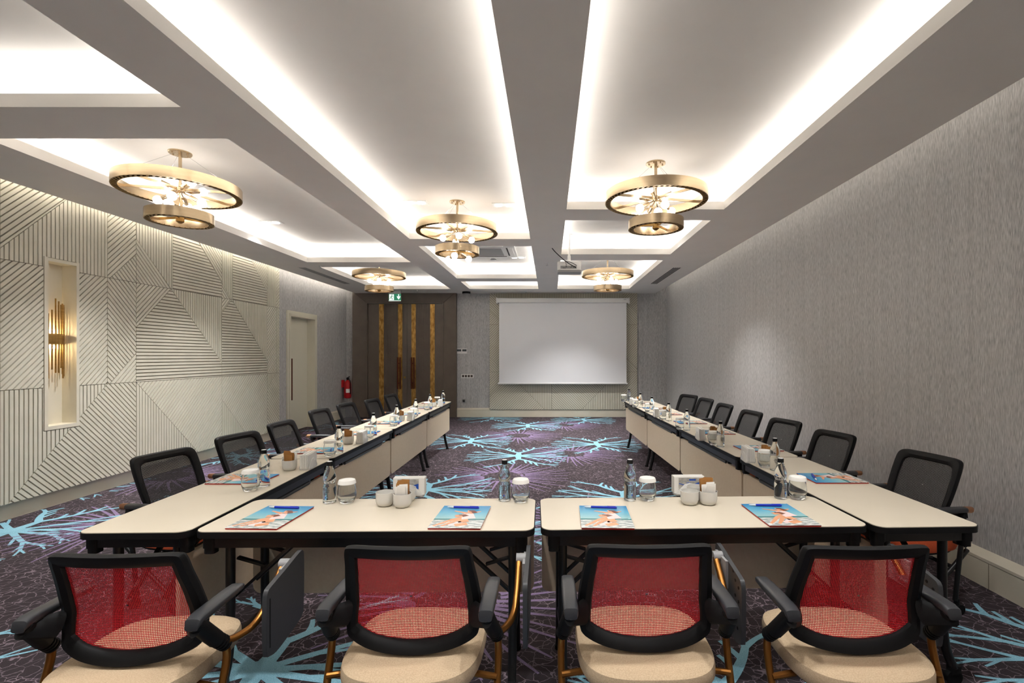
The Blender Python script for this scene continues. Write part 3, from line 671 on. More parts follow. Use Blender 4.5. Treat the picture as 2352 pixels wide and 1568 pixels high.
# ------------------------------------------------------------------ chandeliers
def ring(name, R, zb, zt, wd, parent):
    n = 64
    b = MB()
    b.loft([[(r*cos(2*PI*i/n), r*sin(2*PI*i/n), z) for i in range(n)] for r, z in ((R, zt), (R, zb), (R-0.004, zb), (R-0.004, zt), (R, zt))], 0, cap=False)
    ri = R-wd
    b.loft([[(r*cos(2*PI*i/n), r*sin(2*PI*i/n), z) for i in range(n)] for r, z in ((ri, zb), (ri, zt-0.012), (ri+0.004, zt-0.012), (ri+0.004, zb), (ri, zb))], 0, cap=False)
    # top closing plate and the pierced rim below, bars between oval openings
    b.loft([[(r*cos(2*PI*i/n), r*sin(2*PI*i/n), z) for i in range(n)] for r, z in ((ri, zt-0.012), (R, zt-0.001))], 0, cap=False)
    o = b.build(name, M['brass'], parent)
    e = MB(); nb = int(2*PI*R/0.045)
    for r0, r1 in ((R-0.009, R-0.003), (ri+0.003, ri+0.009)):
        e.loft([[(r*cos(2*PI*i/n), r*sin(2*PI*i/n), z) for i in range(n)] for r, z in ((r0, zb), (r1, zb), (r1, zb+0.004), (r0, zb+0.004), (r0, zb))], 0, cap=False)
    for k in range(nb):
        a = 2*PI*k/nb; tx, ty = -sin(a)*0.016, cos(a)*0.016
        e.bar((ri*cos(a)-tx+0.0, ri*sin(a)-ty, zb+0.002), ((R-0.004)*cos(a)+tx, (R-0.004)*sin(a)+ty, zb+0.002), 0.014, 0.004)
    e.build('pierced_rim', M['brassdull'], o, smooth=False)
    return o
def chandelier(label, x, y, down):
    zt = 0.0                                       # local z=0 is the upper ceiling
    t = thing('chandelier', label, 'chandelier', (x, y, UZ), 0, 'two-tier ring chandeliers')
    b = MB(); b.lathe([(0.082, -0.014), (0.086, -0.008), (0.086, 0)], 28)
    for k in range(6): b.lathe([(0.006, -0.022), (0.006, -0.014)], 8, (0.06*cos(k*PI/3), 0.06*sin(k*PI/3), 0))
    b.build('canopy', M['brass'], t)
    b = MB(); b.tube([(0, 0, -0.01), (0, 0, -0.30)], 0.013); b.tube([(0, 0, -0.30), (0, 0, -0.575)], 0.008); b.build('stem', M['brass'], t)
    b = MB()
    for k in range(3):
        a = k*2*PI/3+0.5; b.tube([(0.05*cos(a), 0.05*sin(a), -0.02), (0.42*cos(a), 0.42*sin(a), -0.27)], 0.0015, 5)
    b.build('suspension_wire', M['chrome'], t)
    r1 = ring('upper_ring', 0.45, -0.35, -0.265, 0.048, t); r2 = ring('lower_ring', 0.243, -0.59, -0.51, 0.045, t)
    b = MB()
    for k in range(6):
        a = k*PI/3+0.25; b.bar((0.03*cos(a), 0.03*sin(a), -0.31), (0.403*cos(a), 0.403*sin(a), -0.31), 0.008, 0.022)
    b.lathe([(0.02, -0.34), (0.036, -0.33), (0.036, -0.30), (0.02, -0.29)], 18); b.build('spoke', M['brass'], t)
    b = MB()
    for k in range(3):
        a = k*2*PI/3+0.9; b.bar((0.02*cos(a), 0.02*sin(a), -0.55), (0.2*cos(a), 0.2*sin(a), -0.55), 0.007, 0.02)
    b.lathe([(0.012, -0.60), (0.03, -0.585), (0.03, -0.545), (0.015, -0.535)], 18); b.build('lower_spoke', M['brassdull'], t)
    def lamp(z0, a, el, l0, big):
        d = Vector((cos(a)*cos(el), sin(a)*cos(el), sin(el))); p = Vector((0, 0, z0))
        s = MB(); s.tube([p+d*0.025, p+d*l0], 0.006, 8); s.tube([p+d*l0, p+d*(l0+0.07)], 0.018, 14)
        so = s.build('lamp_socket', M['brass'], t)
        g = MB(); c0 = p+d*(l0+0.098); g.sphere(tuple(c0), 0.036, 16, 9); g.build('globe_bulb', M['bulb'], so)
    for k in range(8):
        lamp(-0.325, 2*PI*k/8+0.3, math.radians((-30, 14)[k % 2]), 0.085, True)
    for k in range(3):
        lamp(-0.56, 2*PI*k/3-PI/2-0.05, math.radians(-28 if down else 38), 0.05, False)
    return t
chandelier('brass two-tier ring chandelier at the far left, largest in the photo', -3.13, 4.17, False)
chandelier('brass two-tier ring chandelier in the middle row above the aisle', -1.03, 5.50, True)
chandelier('brass two-tier ring chandelier hanging front right near the projector', 0.951, 4.40, False)
chandelier('small distant brass ring chandelier in front of the exit sign', -2.98, 8.62, False)
chandelier('small distant brass ring chandelier right of the projector', 1.01, 8.55, False)

# ------------------------------------------------------------------ niche wall lamp
t = thing('wall_sconce', 'brass tube wall lamp lit inside the tall cream niche', 'lamp', (nb, 4.745, 1.60))
b = MB(); b.loft([[(0.02+r*cos(a)*0.62, r*sin(a), z) for a in [math.radians(-90+15*i) for i in range(13)]]+[(0.02+(r-0.004)*cos(a)*0.62, (r-0.004)*sin(a), z) for a in [math.radians(90-15*i) for i in range(13)]] for r, z in ((0.125, -0.05), (0.125, 0.05))]); b.build('band', M['brassdull'], t)
rnd = random.Random(3)
for k in range(12):
    a = math.radians(-82+15*k); b = MB(); z1, z0 = 0.24+rnd.uniform(0, 0.15), -0.26-rnd.uniform(0, 0.14)
    px_, py_ = 0.02+0.116*cos(a)*0.62, 0.116*sin(a); b.tube([(px_, py_, z0), (px_, py_, z1)], 0.0065, 8); b.build('tube', M['brassdull'], t)
b = MB(); b.box(0, 0.02, -0.06, 0.06, -0.05, 0.05); b.build('back_plate', M['brassdull'], t, smooth=False)
for z in (-0.075, 0.075): b = MB(); b.sphere((0.04, 0, z), 0.022); b.build('lamp_capsule', M['warmbulb'], t)

# ------------------------------------------------------------------ tables
def table(L, Wd, loc, rz, label, group):
    t = thing('folding_table', label, 'table', loc, rz, group)
    b = MB(); b.prism(rrect(L-0.006, Wd-0.006, 0.045, 6), TZ-0.003, TZ); b.build('tabletop', M['tabletop'], t)
    b = MB(); b.prism(rrect(L, Wd, 0.048, 6), TZ-0.028, TZ-0.003); b.build('edge_band', M['black'], t)
    hx, hy = L/2, Wd/2
    b = MB()
    for y in (-hy+0.035, hy-0.03): b.box(-hx+0.05, hx-0.05, y-0.012, y+0.012, TZ-0.074, TZ-0.028)
    for x in (-hx+0.05, hx-0.05): b.box(x-0.012, x+0.012, -hy+0.035, hy-0.03, TZ-0.074, TZ-0.028)
    b.build('apron', M['blackmetal'], t, smooth=False)
    for x in (-hx+0.055, hx-0.055):
        for y in (-hy+0.04, hy-0.035):
            b = MB(); b.prism(rrect(0.05, 0.045, 0.01, 3, x, y), TZ-0.075, TZ-0.028); b.prism(rrect(0.045, 0.04, 0.012, 3, x, y), TZ-0.098, TZ-0.075); b.build('corner_bracket', M['black'], t)
    for sx in (-1, 1):
        for sy in (-1, 1):
            b = MB(); x = sx*(hx-0.095); y = sy*(hy-0.10)
            b.tube([(x, y, TZ-0.06), (x, y, 0.30), (x, y+sy*0.012, 0.16), (x, y+sy*0.05, 0.012 if sy > 0 else 0.075)], 0.0185, 12, smooth=2)
            lg = b.build('leg', M['blackmetal'], t)
            if sy < 0:
                b = MB(); b.tube([(x-0.011, y-0.05, 0.035), (x+0.011, y-0.05, 0.035)], 0.034, 16); b.box(x-0.014, x+0.014, y-0.075, y-0.03, 0.05, 0.085); b.build('castor', M['black'], lg)
            else:
                b = MB(); b.lathe([(0.022, 0), (0.022, 0.02), (0.016, 0.024)], 12, (x, y+0.05, 0)); b.build('glide', M['black'], lg)
        b = MB(); x = sx*(hx-0.095); b.bar((x, -hy+0.10, 0.22), (x, hy-0.10, 0.22), 0.025, 0.03); b.build('crossbar', M['blackmetal'], t, smooth=False)
        for y in (-hy+0.14, hy-0.16):
            b = MB(); b.bar((x-sx*0.0, y, 0.40), (x-sx*0.30, y, TZ-0.05), 0.022, 0.012); b.bar((x-sx*0.12, y+0.012, 0.525), (x, y+0.012, 0.56), 0.02, 0.01); b.build('folding_brace', M['blackmetal'], t, smooth=False)
    b = MB(); yp = hy-0.062; b.prism(rrect(L-0.02, 0.345, 0.04, 6), -0.008, 0.008, tf=lambda x, z, q: (x, yp+0.02+q, z+0.452)); b.build('modesty_panel', M['panel'], t)
    b = MB(); b.tube([(-hx+0.28, hy-0.035, TZ-0.094), (hx-0.28, hy-0.035, TZ-0.094)], 0.013, 10); b.build('hinge_bar', M['darkgrey'], t)
    for sx in (-1, 1): b = MB(); b.box(sx*(hx-0.26)-0.012, sx*(hx-0.26)+0.012, hy-0.06, hy-0.035, TZ-0.115, TZ-0.028); b.build('panel_bracket', M['blackmetal'], t, smooth=False)
    return t
def seg_table(p, q, Wd, side, label, group):
    """p, q: two ends of the inner (panel) edge; side: +1 if the table lies to the right of p->q"""
    p, q = Vector(p), Vector(q); d = (q-p); L = d.length-0.006; d.normalize(); nrm = Vector((d.y, -d.x))*side
    c0 = (p+q)/2+nrm*Wd/2; inward = -nrm; rz = math.atan2(inward.y, inward.x)-PI/2
    return table(L, Wd, (c0.x, c0.y, 0), rz, label, group)
seg_table((-1.461, 2.453), (-0.064, 2.470), 0.458, 1, 'cream folding table across the front, left of the centre gap', 'front tables')
seg_table((-0.052, 2.470), (1.340, 2.515), 0.452, 1, 'cream folding table across the front, right of the centre gap', 'front tables')
LE = [(-1.470, 1.99), (-1.508, 3.416), (-1.513, 4.795), (-1.520, 6.24), (-1.524, 7.68)]
RE = [(1.368, 2.045), (1.323, 3.46), (1.272, 4.91), (1.215, 6.29), (1.172, 7.77)]
NM = ['nearest of the four in its row', 'second of its row from the front', 'third of its row from the front', 'farthest of the four in its row']
for k in range(4):
    seg_table(LE[k], LE[k+1], 0.448, -1, 'cream folding table along the left row, '+NM[k], 'left row of tables')
for k in range(4):
    seg_table(RE[k], RE[k+1], 0.455, 1, 'cream folding table along the right row, '+NM[k], 'right row of tables')

# ------------------------------------------------------------------ chairs
OUT = [(0, .831), (.10, .831), (.185, .828), (.204, .812), (.210, .76), (.219, .70), (.226, .64), (.228, .585), (.222, .53), (.207, .503), (.15, .482), (.075, .471), (0, .468)]
INN = [(0, .785), (.09, .785), (.160, .785), (.167, .779), (.170, .74), (.175, .70), (.180, .64), (.184, .59), (.186, .552), (.180, .541), (.13, .520), (.065, .510), (0, .507)]
OUT2 = [(0, .834), (.10, .834), (.165, .833), (.197, .820), (.207, .785), (.209, .72), (.207, .64), (.202, .58), (.196, .53), (.180, .500), (.13, .490), (.065, .488), (0, .488)]
INN2 = [(0, .789), (.09, .789), (.125, .787), (.152, .774), (.162, .745), (.165, .70), (.166, .64), (.165, .59), (.163, .56), (.150, .540), (.11, .534), (.055, .532), (0, .532)]
def yback2(x, z):
    return -0.185+(0.83-z)*0.40-(0.10*(0.56-z) if z < 0.56 else 0)+0.45*x*x
def yback1(x, z):
    prof = [(.46, -.118), (.50, -.100), (.55, -.088), (.62, -.088), (.70, -.112), (.78, -.140), (.84, -.160)]
    y = prof[-1][1]
    for (a, b), (c_, d_) in zip(prof, prof[1:]):
        if z <= c_: y = b+(d_-b)*max(0, z-a)/(c_-a); break
    return y+0.55*x*x
def catmull(P, sub=4):
    out = []; n = len(P)
    for i in range(n-1):
        a, b, c_, d_ = P[max(i-1, 0)], P[i], P[i+1], P[min(i+2, n-1)]
        for k in range(sub):
            t = k/sub; out.append(tuple(0.5*(2*b[j]+(c_[j]-a[j])*t+(2*a[j]-5*b[j]+4*c_[j]-d_[j])*t*t+(-a[j]+3*b[j]-3*c_[j]+d_[j])*t**3) for j in (0, 1)))
    return out+[P[-1]]
def closed_any(K):
    n = len(K); out = []
    for i in range(n):
        a, b, c_, d_ = K[i-1], K[i], K[(i+1) % n], K[(i+2) % n]
        for k in range(3):
            t = k/3; out.append(tuple(0.5*(2*b[j]+(c_[j]-a[j])*t+(2*a[j]-5*b[j]+4*c_[j]-d_[j])*t*t+(-a[j]+3*b[j]-3*c_[j]+d_[j])*t**3) for j in (0, 1)))
    return out
def closed(P):
    K = P+[(-x, z) for x, z in P[-2:0:-1]]; n = len(K); out = []
    for i in range(n):
        a, b, c_, d_ = K[i-1], K[i], K[(i+1) % n], K[(i+2) % n]
        for k in range(4):
            t = k/4; out.append(tuple(0.5*(2*b[j]+(c_[j]-a[j])*t+(2*a[j]-5*b[j]+4*c_[j]-d_[j])*t*t+(-a[j]+3*b[j]-3*c_[j]+d_[j])*t**3) for j in (0, 1)))
    return out
def chair(name, label, group, meshm, seatm, tablet):
    t = thing(name, label, 'chair', (0, 0, 0), 0, group)
    o, i_ = (closed(OUT), closed(INN)) if tablet else (closed(OUT2), closed(INN2)); n = len(o)
    yback = yback1 if tablet else yback2
    def mid(f): return [((a[0]*(1-f)+b_[0]*f), (a[1]*(1-f)+b_[1]*f)) for a, b_ in zip(o, i_)]
    rings = []
    for f, dy in ((0, 0.004), (0.08, 0.016), (0.5, 0.020), (0.9, 0.012), (1.0, 0.004), (1.0, -0.004), (0.9, -0.012), (0.5, -0.020), (0.08, -0.016), (0, -0.004), (0, 0.004)):
        rings.append([(x, yback(x, z)+dy, z) for x, z in mid(f)])
    b = MB(); b.loft(rings, 0, cap=False); bf = b.build('back_frame', M['black'], t)
    b = MB(); rows = [[(x*s_, 0.646+(z-0.646)*s_) for x, z in i_] for s_ in (1.03, 0.8, 0.6, 0.4, 0.2, 0.02)]
    b.loft([[(x, yback(x, z), z) for x, z in r] for r in rows], 0, cap=False); b.build('back_mesh', meshm, t)
    b = MB(); e = 3.2
    prof = [(0.90, 0.392), (0.97, 0.398), (1.0, 0.412), (1.0, 0.436), (0.985, 0.450), (0.93, 0.458), (0.80, 0.462), (0.4, 0.462), (0.05, 0.461)]
    b.loft([[(x, y+(0 if tablet else 0.04), (z if tablet else 0.315+(z-0.392)*1.55)-0.012*max(0, (y-0.1)/0.13)**2) for x, y in sup(0.228*f, 0.238*f, e, 48)] for f, z in prof]); b.build('seat', seatm, t)
    b = MB(); b.loft([[(x, y+(0 if tablet else 0.04), z-(0 if tablet else 0.075)) for x, y in sup(0.20*f, 0.21*f, 3.2, 32)] for f, z in ((0.9, 0.372), (1, 0.378), (1, 0.393))]); b.build('seat_shell', M['black'], t)
    for s in (-1, 1):
        if tablet:
            pts = [(-.178, .616, .020, .010), (-.172, .626, .023, .014), (-.15, .632, .0245, .0145), (-.08, .634, .025, .014), (0, .636, .0245, .013), (.05, .636, .022, .011), (.064, .634, .017, .007)]
            b = MB(); b.loft([[(s*0.257+q, y, z+r) for q, r in sup(w2, h2, 3.6, 20)] for y, z, w2, h2 in pts]); b.build('arm_pad', M['pad'], t)
            b = MB(); b.loft([[(s*(0.21+0.05*q)+0.018*cos(a), -0.10-0.06*q+0.018*sin(a), 0.592+0.015*q+0.035*sin(a)*(1-0.4*q)) for a in [2*PI*k/12 for k in range(12)]] for q in (0, 0.5, 1)])
            b.tube([(s*0.257, -0.160, 0.622), (s*0.262, -0.13, 0.585), (s*0.272, -0.085, 0.53)], 0.025, 14, smooth=1)
            for k in range(4): q = k/3; b.tube([(s*(0.272+0.006*q), -0.085+0.03*q, 0.53-0.03*q), (s*(0.272+0.006*q+0.001), -0.085+0.03*q+0.005, 0.53-0.03*q-0.005)], 0.0235, 14)
            b.build('arm_bracket', M['black'], t)
        else:
            pts = [(-.105, .570, .020, .012), (-.10, .572, .024, .015), (0, .574, .026, .016), (.10, .574, .025, .015), (.13, .572, .018, .010)]
            b = MB(); b.loft([[(s*0.262+q, y, z+r) for q, r in sup(w2, h2, 3, 20)] for y, z, w2, h2 in pts]); b.build('arm_pad', M['pad'], t)
            b = MB(); b.tube([(s*0.262, -0.10, 0.571), (s*0.262, -0.142, 0.569)], 0.0185, 14); b.tube([(s*0.262, -0.142, 0.569), (s*0.262, -0.152, 0.562)], [0.0185, 0.012], 14); b.build('arm_end', M['copperend'], t)
            b = MB(); b.loft([[(s*(0.195+0.06*q), -0.085+0.01*q+0.02*cos(a), 0.545+0.02*sin(a)) for a in [2*PI*k/12 for k in range(12)]] for q in (0, 0.5, 1)])
            b.tube([(s*0.264, -0.09, 0.56), (s*0.272, -0.085, 0.53)], 0.018, 12); b.build('arm_bracket', M['black'], t)
        b = MB(); b.tube([(s*0.272, -0.085, 0.53), (s*0.282, -0.045, 0.49), (s*0.285, -0.055, 0.42), (s*0.282, -0.11 if tablet else -0.04, 0.30), (s*0.276, -0.26 if tablet else -0.02, 0.075)], 0.0125, 12, smooth=3)
        b.tube([(s*0.283, -0.085, 0.375), (s*0.20, -0.075, 0.382)], 0.011, 10)
        lg = b.build('leg', M['tube'] if tablet else M['blackmetal'], t)
        if tablet: lg['label'] = 'bronze rear leg tube'
        b = MB(); b.tube([(s*0.262, -0.12, 0.345), (s*0.265, 0.02, 0.22), (s*0.268, 0.235, 0.07)], 0.0125, 12, smooth=2); fg = b.build('leg', M['blackmetal'], t); fg['label'] = 'dark front leg tube' if tablet else 'front leg tube'
        for par, x, y in ((lg, 0.276, -0.27 if tablet else -0.03), (fg, 0.268, 0.245)):
            b = MB()
            for q in (-0.012, 0.012): b.tube([(s*x+q-0.006, y-0.01, 0.0285), (s*x+q+0.006, y-0.01, 0.0285)], 0.028, 16)
            b.lathe([(0.012, 0.03), (0.014, 0.085)], 10, (s*x, y, 0)); b.build('castor', M['black'], par)
    b = MB(); yc = -0.14 if tablet else -0.035
    b.tube([(-0.28, yc, 0.25), (0.28, yc, 0.25)], 0.011, 10); b.build('crossbar', M['tube'] if tablet else M['blackmetal'], t)
    if tablet:
        b = MB(); b.tube([(0.275, -0.075, 0.515), (0.30, -0.03, 0.50), (0.33, 0.045, 0.51), (0.336, 0.13, 0.58), (0.335, 0.20, 0.645)], 0.0125, 12, smooth=3); b.build('tablet_arm', M['tube'], t)
        P = [(a+0.045, c_) for a, c_ in closed_any([(-.027, .415), (-.012, .402), (.03, .392), (.10, .398), (.19, .412), (.222, .424), (.232, .45), (.236, .54), (.236, .64), (.228, .672), (.20, .676), (.10, .656), (.0, .638), (-.022, .628), (-.03, .60), (-.033, .50)])]
        b = MB(); b.prism(P, 0.362, 0.378, tf=lambda a, z, q: (q, a, z)); tb = b.build('writing_tablet', M['darkgrey'], t)
        b = MB(); b.box(0.378, 0.3792, 0.032, 0.037, .43, .60); b.build('groove', M['black'], tb, smooth=False)
        b = MB(); b.box(0.352, 0.362, 0.14, 0.255, .55, .655); b.tube([(0.325, 0.205, 0.648), (0.362, 0.205, 0.648)], 0.02, 12); b.build('hinge_plate', M['grey'], tb)
        b = MB()
        for a, z in ((.0, .60), (.03, .615), (.0, .55), (.03, .56), (.0, .50), (.03, .50), (.01, .45), (.08, .43), (.14, .44), (.2, .46), (.05, .64), (.08, .50)): b.tube([(0.3605, a+0.04, z), (0.3622, a+0.04, z)], 0.006, 8)
        b.build('hole', M['black'], tb)
    return t
root = chair('visitor_chair', '', 'red mesh chairs at the front tables', M['redmesh'], M['seatbeige'], True)
FC = [(-1.344, 1.66, 0.02, 'red mesh back chair with beige seat at the far left of the front'),
      (-0.456, 1.72, -0.01, 'red mesh back chair second from left, beige seat, tablet edge-on'),
      (0.323, 1.734, 0.015, 'red mesh back chair third from left, right of the centre gap'),
      (1.02, 1.723, 0.02, 'red mesh back chair at the far right of the front')]
dupall(root, [((x, y, 0), rz, l) for x, y, rz, l in FC])
root = chair('visitor_chair', '', 'black mesh chairs along the side tables', M['blackmesh'], M['seatorange'], False)
ZT = 0.83
LCH = [((290, 1055), (447, 1024)), ((490, 1006), (585, 988)), ((608, 976), (668, 962)), ((702, 945), (752, 935)), ((772, 929), (811, 922)), ((832, 920), (864, 914)), ((875, 909), (903, 904))]
RCH = [((2220, 1060), (2065, 1028)), ((1972, 1002), (1880, 984)), ((1845, 970), (1777, 958)), ((1757, 949), (1708, 939)), ((1689, 932), (1652, 924)), ((1638, 917), (1610, 912)), ((1602, 909), (1576, 906))]
pl = []
for side, lst in (('left', LCH), ('right', RCH)):
    for k, (a, b_) in enumerate(lst):
        p, q = Vector(at(a[0], a[1], ZT)), Vector(at(b_[0], b_[1], ZT)); d = (q-p).normalized()
        nrm = Vector((d.y, -d.x)) if side == 'left' else Vector((-d.y, d.x))
        c0 = (p+q)/2+nrm*(0.185 if k else 0.17)
        if k == 6: c0.y += 0.08
        if k == 5 and side == 'left': c0.y += 0.03
        if k == 4 and side == 'left': c0.y -= 0.03
        if k == 5 and side == 'right': c0.y -= 0.04
        pl.append(((c0.x, c0.y, 0), math.atan2(nrm.y, nrm.x)-PI/2, 'black mesh chair with orange seat, %s of seven behind the %s row' % (ORD7[k], side)))
dupall(root, pl)

# ------------------------------------------------------------------ table settings
def table_pt(u, v): x, y = at(u, v, TZ); return (x, y, TZ+0.0005)
# brochures
def brochure():
    t = thing('brochure', '', 'brochure', (0, 0, 0), 0, 'brochures laid at each place')
    b = MB(); b.box(-0.108, 0.108, -0.147, 0.147, 0.0, 0.0065); b.build('pages', M['redpages'], t, smooth=False)
    b = MB(); Wc, Hc = 0.11, 0.149
    b.box(-Wc, Wc, -Hc, Hc, 0.0065, 0.0078, 0)
    def P(u, v): return ((u-0.5)*2*Wc, (v-0.5)*2*Hc)
    def rb(pts, w0, w1, mi, k): ribbon(b, [P(*p) for p in pts], w0, w1, mi, 0.0080+0.0001*k)
    rb([(0.08, 0.08), (0.22, 0.20), (0.36, 0.34), (0.50, 0.42)], 0.012, 0.024, 1, 0)
    rb([(0.24, 0.07), (0.36, 0.20), (0.46, 0.32), (0.54, 0.40)], 0.012, 0.026, 1, 1)
    rb([(0.36, 0.11), (0.50, 0.17), (0.60, 0.22)], 0.02, 0.05, 2, 2)
    rb([(0.48, 0.11), (0.60, 0.15), (0.70, 0.18)], 0.03, 0.034, 1, 3)
    rb([(0.50, 0.46), (0.56, 0.38), (0.62, 0.24)], 0.04, 0.045, 1, 2)
    rb([(0.38, 0.50), (0.50, 0.52), (0.56, 0.48)], 0.03, 0.03, 1, 4); rb([(0.44, 0.55), (0.54, 0.55), (0.60, 0.49)], 0.012, 0.03, 3, 5)
    rb([(0.60, 0.62), (0.63, 0.52), (0.68, 0.38)], 0.05, 0.06, 2, 3)
    rb([(0.60, 0.63), (0.46, 0.68), (0.30, 0.74)], 0.022, 0.008, 1, 4); rb([(0.64, 0.64), (0.74, 0.68), (0.85, 0.72)], 0.022, 0.008, 1, 5)
    rb([(0.58, 0.70), (0.66, 0.71)], 0.04, 0.04, 1, 6); rb([(0.60, 0.745), (0.68, 0.74), (0.75, 0.64)], 0.016, 0.024, 3, 7)
    b.build('cover', [M['cover'], M['skin'], M['dress'], M['hair']], t, smooth=False)
    return t
def pen():
    t = thing('pen', '', 'pen', (0, 0, 0), 0, 'blue pens on the brochures')
    b = MB(); b.tube([(-0.045, 0, 0.0052), (0.068, 0, 0.0052)], 0.005, 12); b.build('barrel', M['blue'], t)
    b = MB(); b.tube([(-0.075, 0, 0.0052), (-0.068, 0, 0.0052), (-0.045, 0, 0.0052)], [0.0015, 0.0028, 0.0048], 12); b.build('tip', M['white'], t)
    b = MB(); b.tube([(0.068, 0, 0.0052), (0.074, 0, 0.0052)], 0.0042, 12); b.bar((0.03, 0.003, 0.0105), (0.07, 0.003, 0.0105), 0.003, 0.0015); b.build('clip', M['blue'], t)
    return t
RB, RP = brochure(), pen()
BP, PP = [], []
FBR = [((609, 1161), (718, 1163), (644.5, 1213), (520, 1212), 'left of the left front table'), ((1015.7, 1161.5), (1123.6, 1162.7), (1109, 1212), (986, 1211.5), 'right of the left front table'),
       ((1325, 1160.7), (1432, 1162.7), (1465, 1211.5), (1342, 1211.5), 'left of the right front table'), ((1698.8, 1157.8), (1801, 1158), (1893, 1204), (1773, 1205), 'right of the right front table')]
for a, b_, c_, d_, l in FBR:
    pts = [Vector(at(p[0], p[1], TZ+0.008)) for p in (a, b_, c_, d_)]
    m_ = sum(pts, Vector((0, 0)))/4; dr = ((pts[1]-pts[0])+(pts[2]-pts[3])).normalized(); rz = math.atan2(dr.y, dr.x)
    BP.append(((m_.x, m_.y, TZ+0.0005), rz, 'red-edged brochure with beach cover photo at the '+l))
    q = m_+Vector((0.108*-dr.y, 0.108*dr.x))-dr*0.012
    PP.append(((q.x, q.y, TZ+0.009), rz-0.07, 'blue pen on the brochure at the '+l))
LBV = [(-1.765, 1113), (-1.735, 1042.5), (-1.74, 999.5), (-1.74, 974.5), (-1.745, 954), (-1.75, 939), (-1.755, 927)]
RBV = [(1.635, 1111), (1.60, 1037), (1.54, 997.8), (1.50, 973.8), (1.45, 953.4), (1.42, 940.4), (1.39, 927.4)]
for side, lst, sg in (('left', LBV, 1), ('right', RBV, -1)):
    for k, (xc, v) in enumerate(lst):
        yn = at(0, v, TZ)[1]+0.11; rz = -sg*PI/2+(0.03 if k % 2 else -0.02)+(0 if sg > 0 else 0.03)
        BP.append(((xc, yn, TZ+0.0005), rz, 'beach cover brochure, %s of the seven on the %s row of tables' % (ORD7[k], side)))
        PP.append(((xc+sg*0.105, yn-0.01, TZ+0.009), rz+0.35*sg, 'blue pen on the %s of the seven brochures on the %s row' % (ORD7[k], side)))
dupall(RB, BP); dupall(RP, PP)

# bottles, glasses
def bottle():
    t = thing('water_bottle', '', 'bottle', (0, 0, 0), 0, 'glass water bottles on the tables')
    b = MB(); pr = [(0.026, 0), (0.0295, 0.003), (0.030, 0.012), (0.030, 0.075), (0.0285, 0.085), (0.0255, 0.094), (0.0285, 0.104), (0.0295, 0.118), (0.027, 0.138), (0.020, 0.160), (0.0145, 0.174), (0.0135, 0.184)]
    b.lathe([(r, z) for r, z in catmull(pr, 3)], 32); b.build('glass_body', M['bottleglass'], t)
    b = MB(); b.lathe([(0.0138, 0.180), (0.0148, 0.183), (0.0148, 0.198), (0.0125, 0.2005), (0.004, 0.2005)], 20, mi=0); b.build('cap', M['black'], t)
    b = MB(); b.lathe([(0.0125, 0.2006), (0.0122, 0.2012), (0.002, 0.2013)], 20); b.build('cap_top', M['white'], t)
    b = MB(); r = 0.0304
    def patch(a0, a1, z0, z1, mi):
        A = [math.radians(a0+(a1-a0)*i/6) for i in range(7)]
        b.add([(r*cos(a), r*sin(a), z) for z in (z0, z1) for a in A], [(i, i+1, i+8, i+7) for i in range(6)], mi)
    for z, a0, a1 in ((0.072, -120, -58), (0.0655, -125, -55), (0.052, -112, -70), (0.045, -108, -72)): patch(a0, a1, z, z+0.0028, 0)
    for k in range(7): patch(-118+9*k, -113+9*k, 0.056, 0.063, 0)
    patch(-97, -86, 0.028, 0.036, 1)
    b.build('printed_label', [M['darkgrey'], M['logoblue']], t)
    return t
def tumbler():
    t = thing('drinking_glass', '', 'glass', (0, 0, 0), 0, 'covered drinking glasses on the tables')
    b = MB(); out = [(0.028, 0), (0.033, 0.004), (0.040, 0.022), (0.043, 0.036), (0.0425, 0.055), (0.038, 0.085), (0.036, 0.100)]
    inn = [(0.0345, 0.100), (0.0365, 0.085), (0.041, 0.055), (0.0412, 0.036), (0.036, 0.022), (0.026, 0.014), (0.004, 0.013)]
    b.lathe(catmull(out, 3)+catmull(inn, 3), 36); b.build('glass_body', M['glass'], t)
    b = MB(); b.lathe([(0.0405, 0.094), (0.0425, 0.094), (0.040, 0.106), (0.037, 0.1115), (0.033, 0.112), (0.032, 0.109), (0.002, 0.109)], 32)
    b.lathe([(0.0405, 0.094), (0.038, 0.104), (0.002, 0.105)], 32, cap=False); b.build('paper_lid', M['paper'], t)
    return t
RBo, RGl = bottle(), tumbler()
BO, GL = [], []
for k, (ub, vb, ug, vg, l) in enumerate(((757, 1154, 797, 1154, 'at the left of the left front table'), (1159, 1149, 1196, 1152, 'at the right end of the left front table'), (1447, 1148, 1487, 1148, 'at the left of the right front table'), (1793, 1144, 1832, 1145, 'at the right of the right front table'))):
    BO.append((table_pt(ub, vb), 0.2*(k-1), 'clear glass water bottle with black cap '+l)); GL.append((table_pt(ug, vg), 0, 'clear tumbler with white paper lid '+l))
LB = [(606, 1117, 580, 1125), (778.5, 1040, 757.5, 1047), (857.7, 1000, 848, 1006), (911, 974.5, 904.6, 978), (954.7, 955.5, 950, 958.5), (987.8, 939.8, 981, 941.8), (1017.7, 928.3, 1012, 928.3)]
RBt = [(1780, 1080, 1757, 1073), (1654.9, 1026, 1641, 1022), (1577.6, 988, 1568, 986.5), (1536, 966, 1525.5, 964.5), (1497.2, 947.6, 1490, 946.2), (1471.2, 935.5, 1461, 934.8), (1444.4, 922.6, 1437, 922.2)]
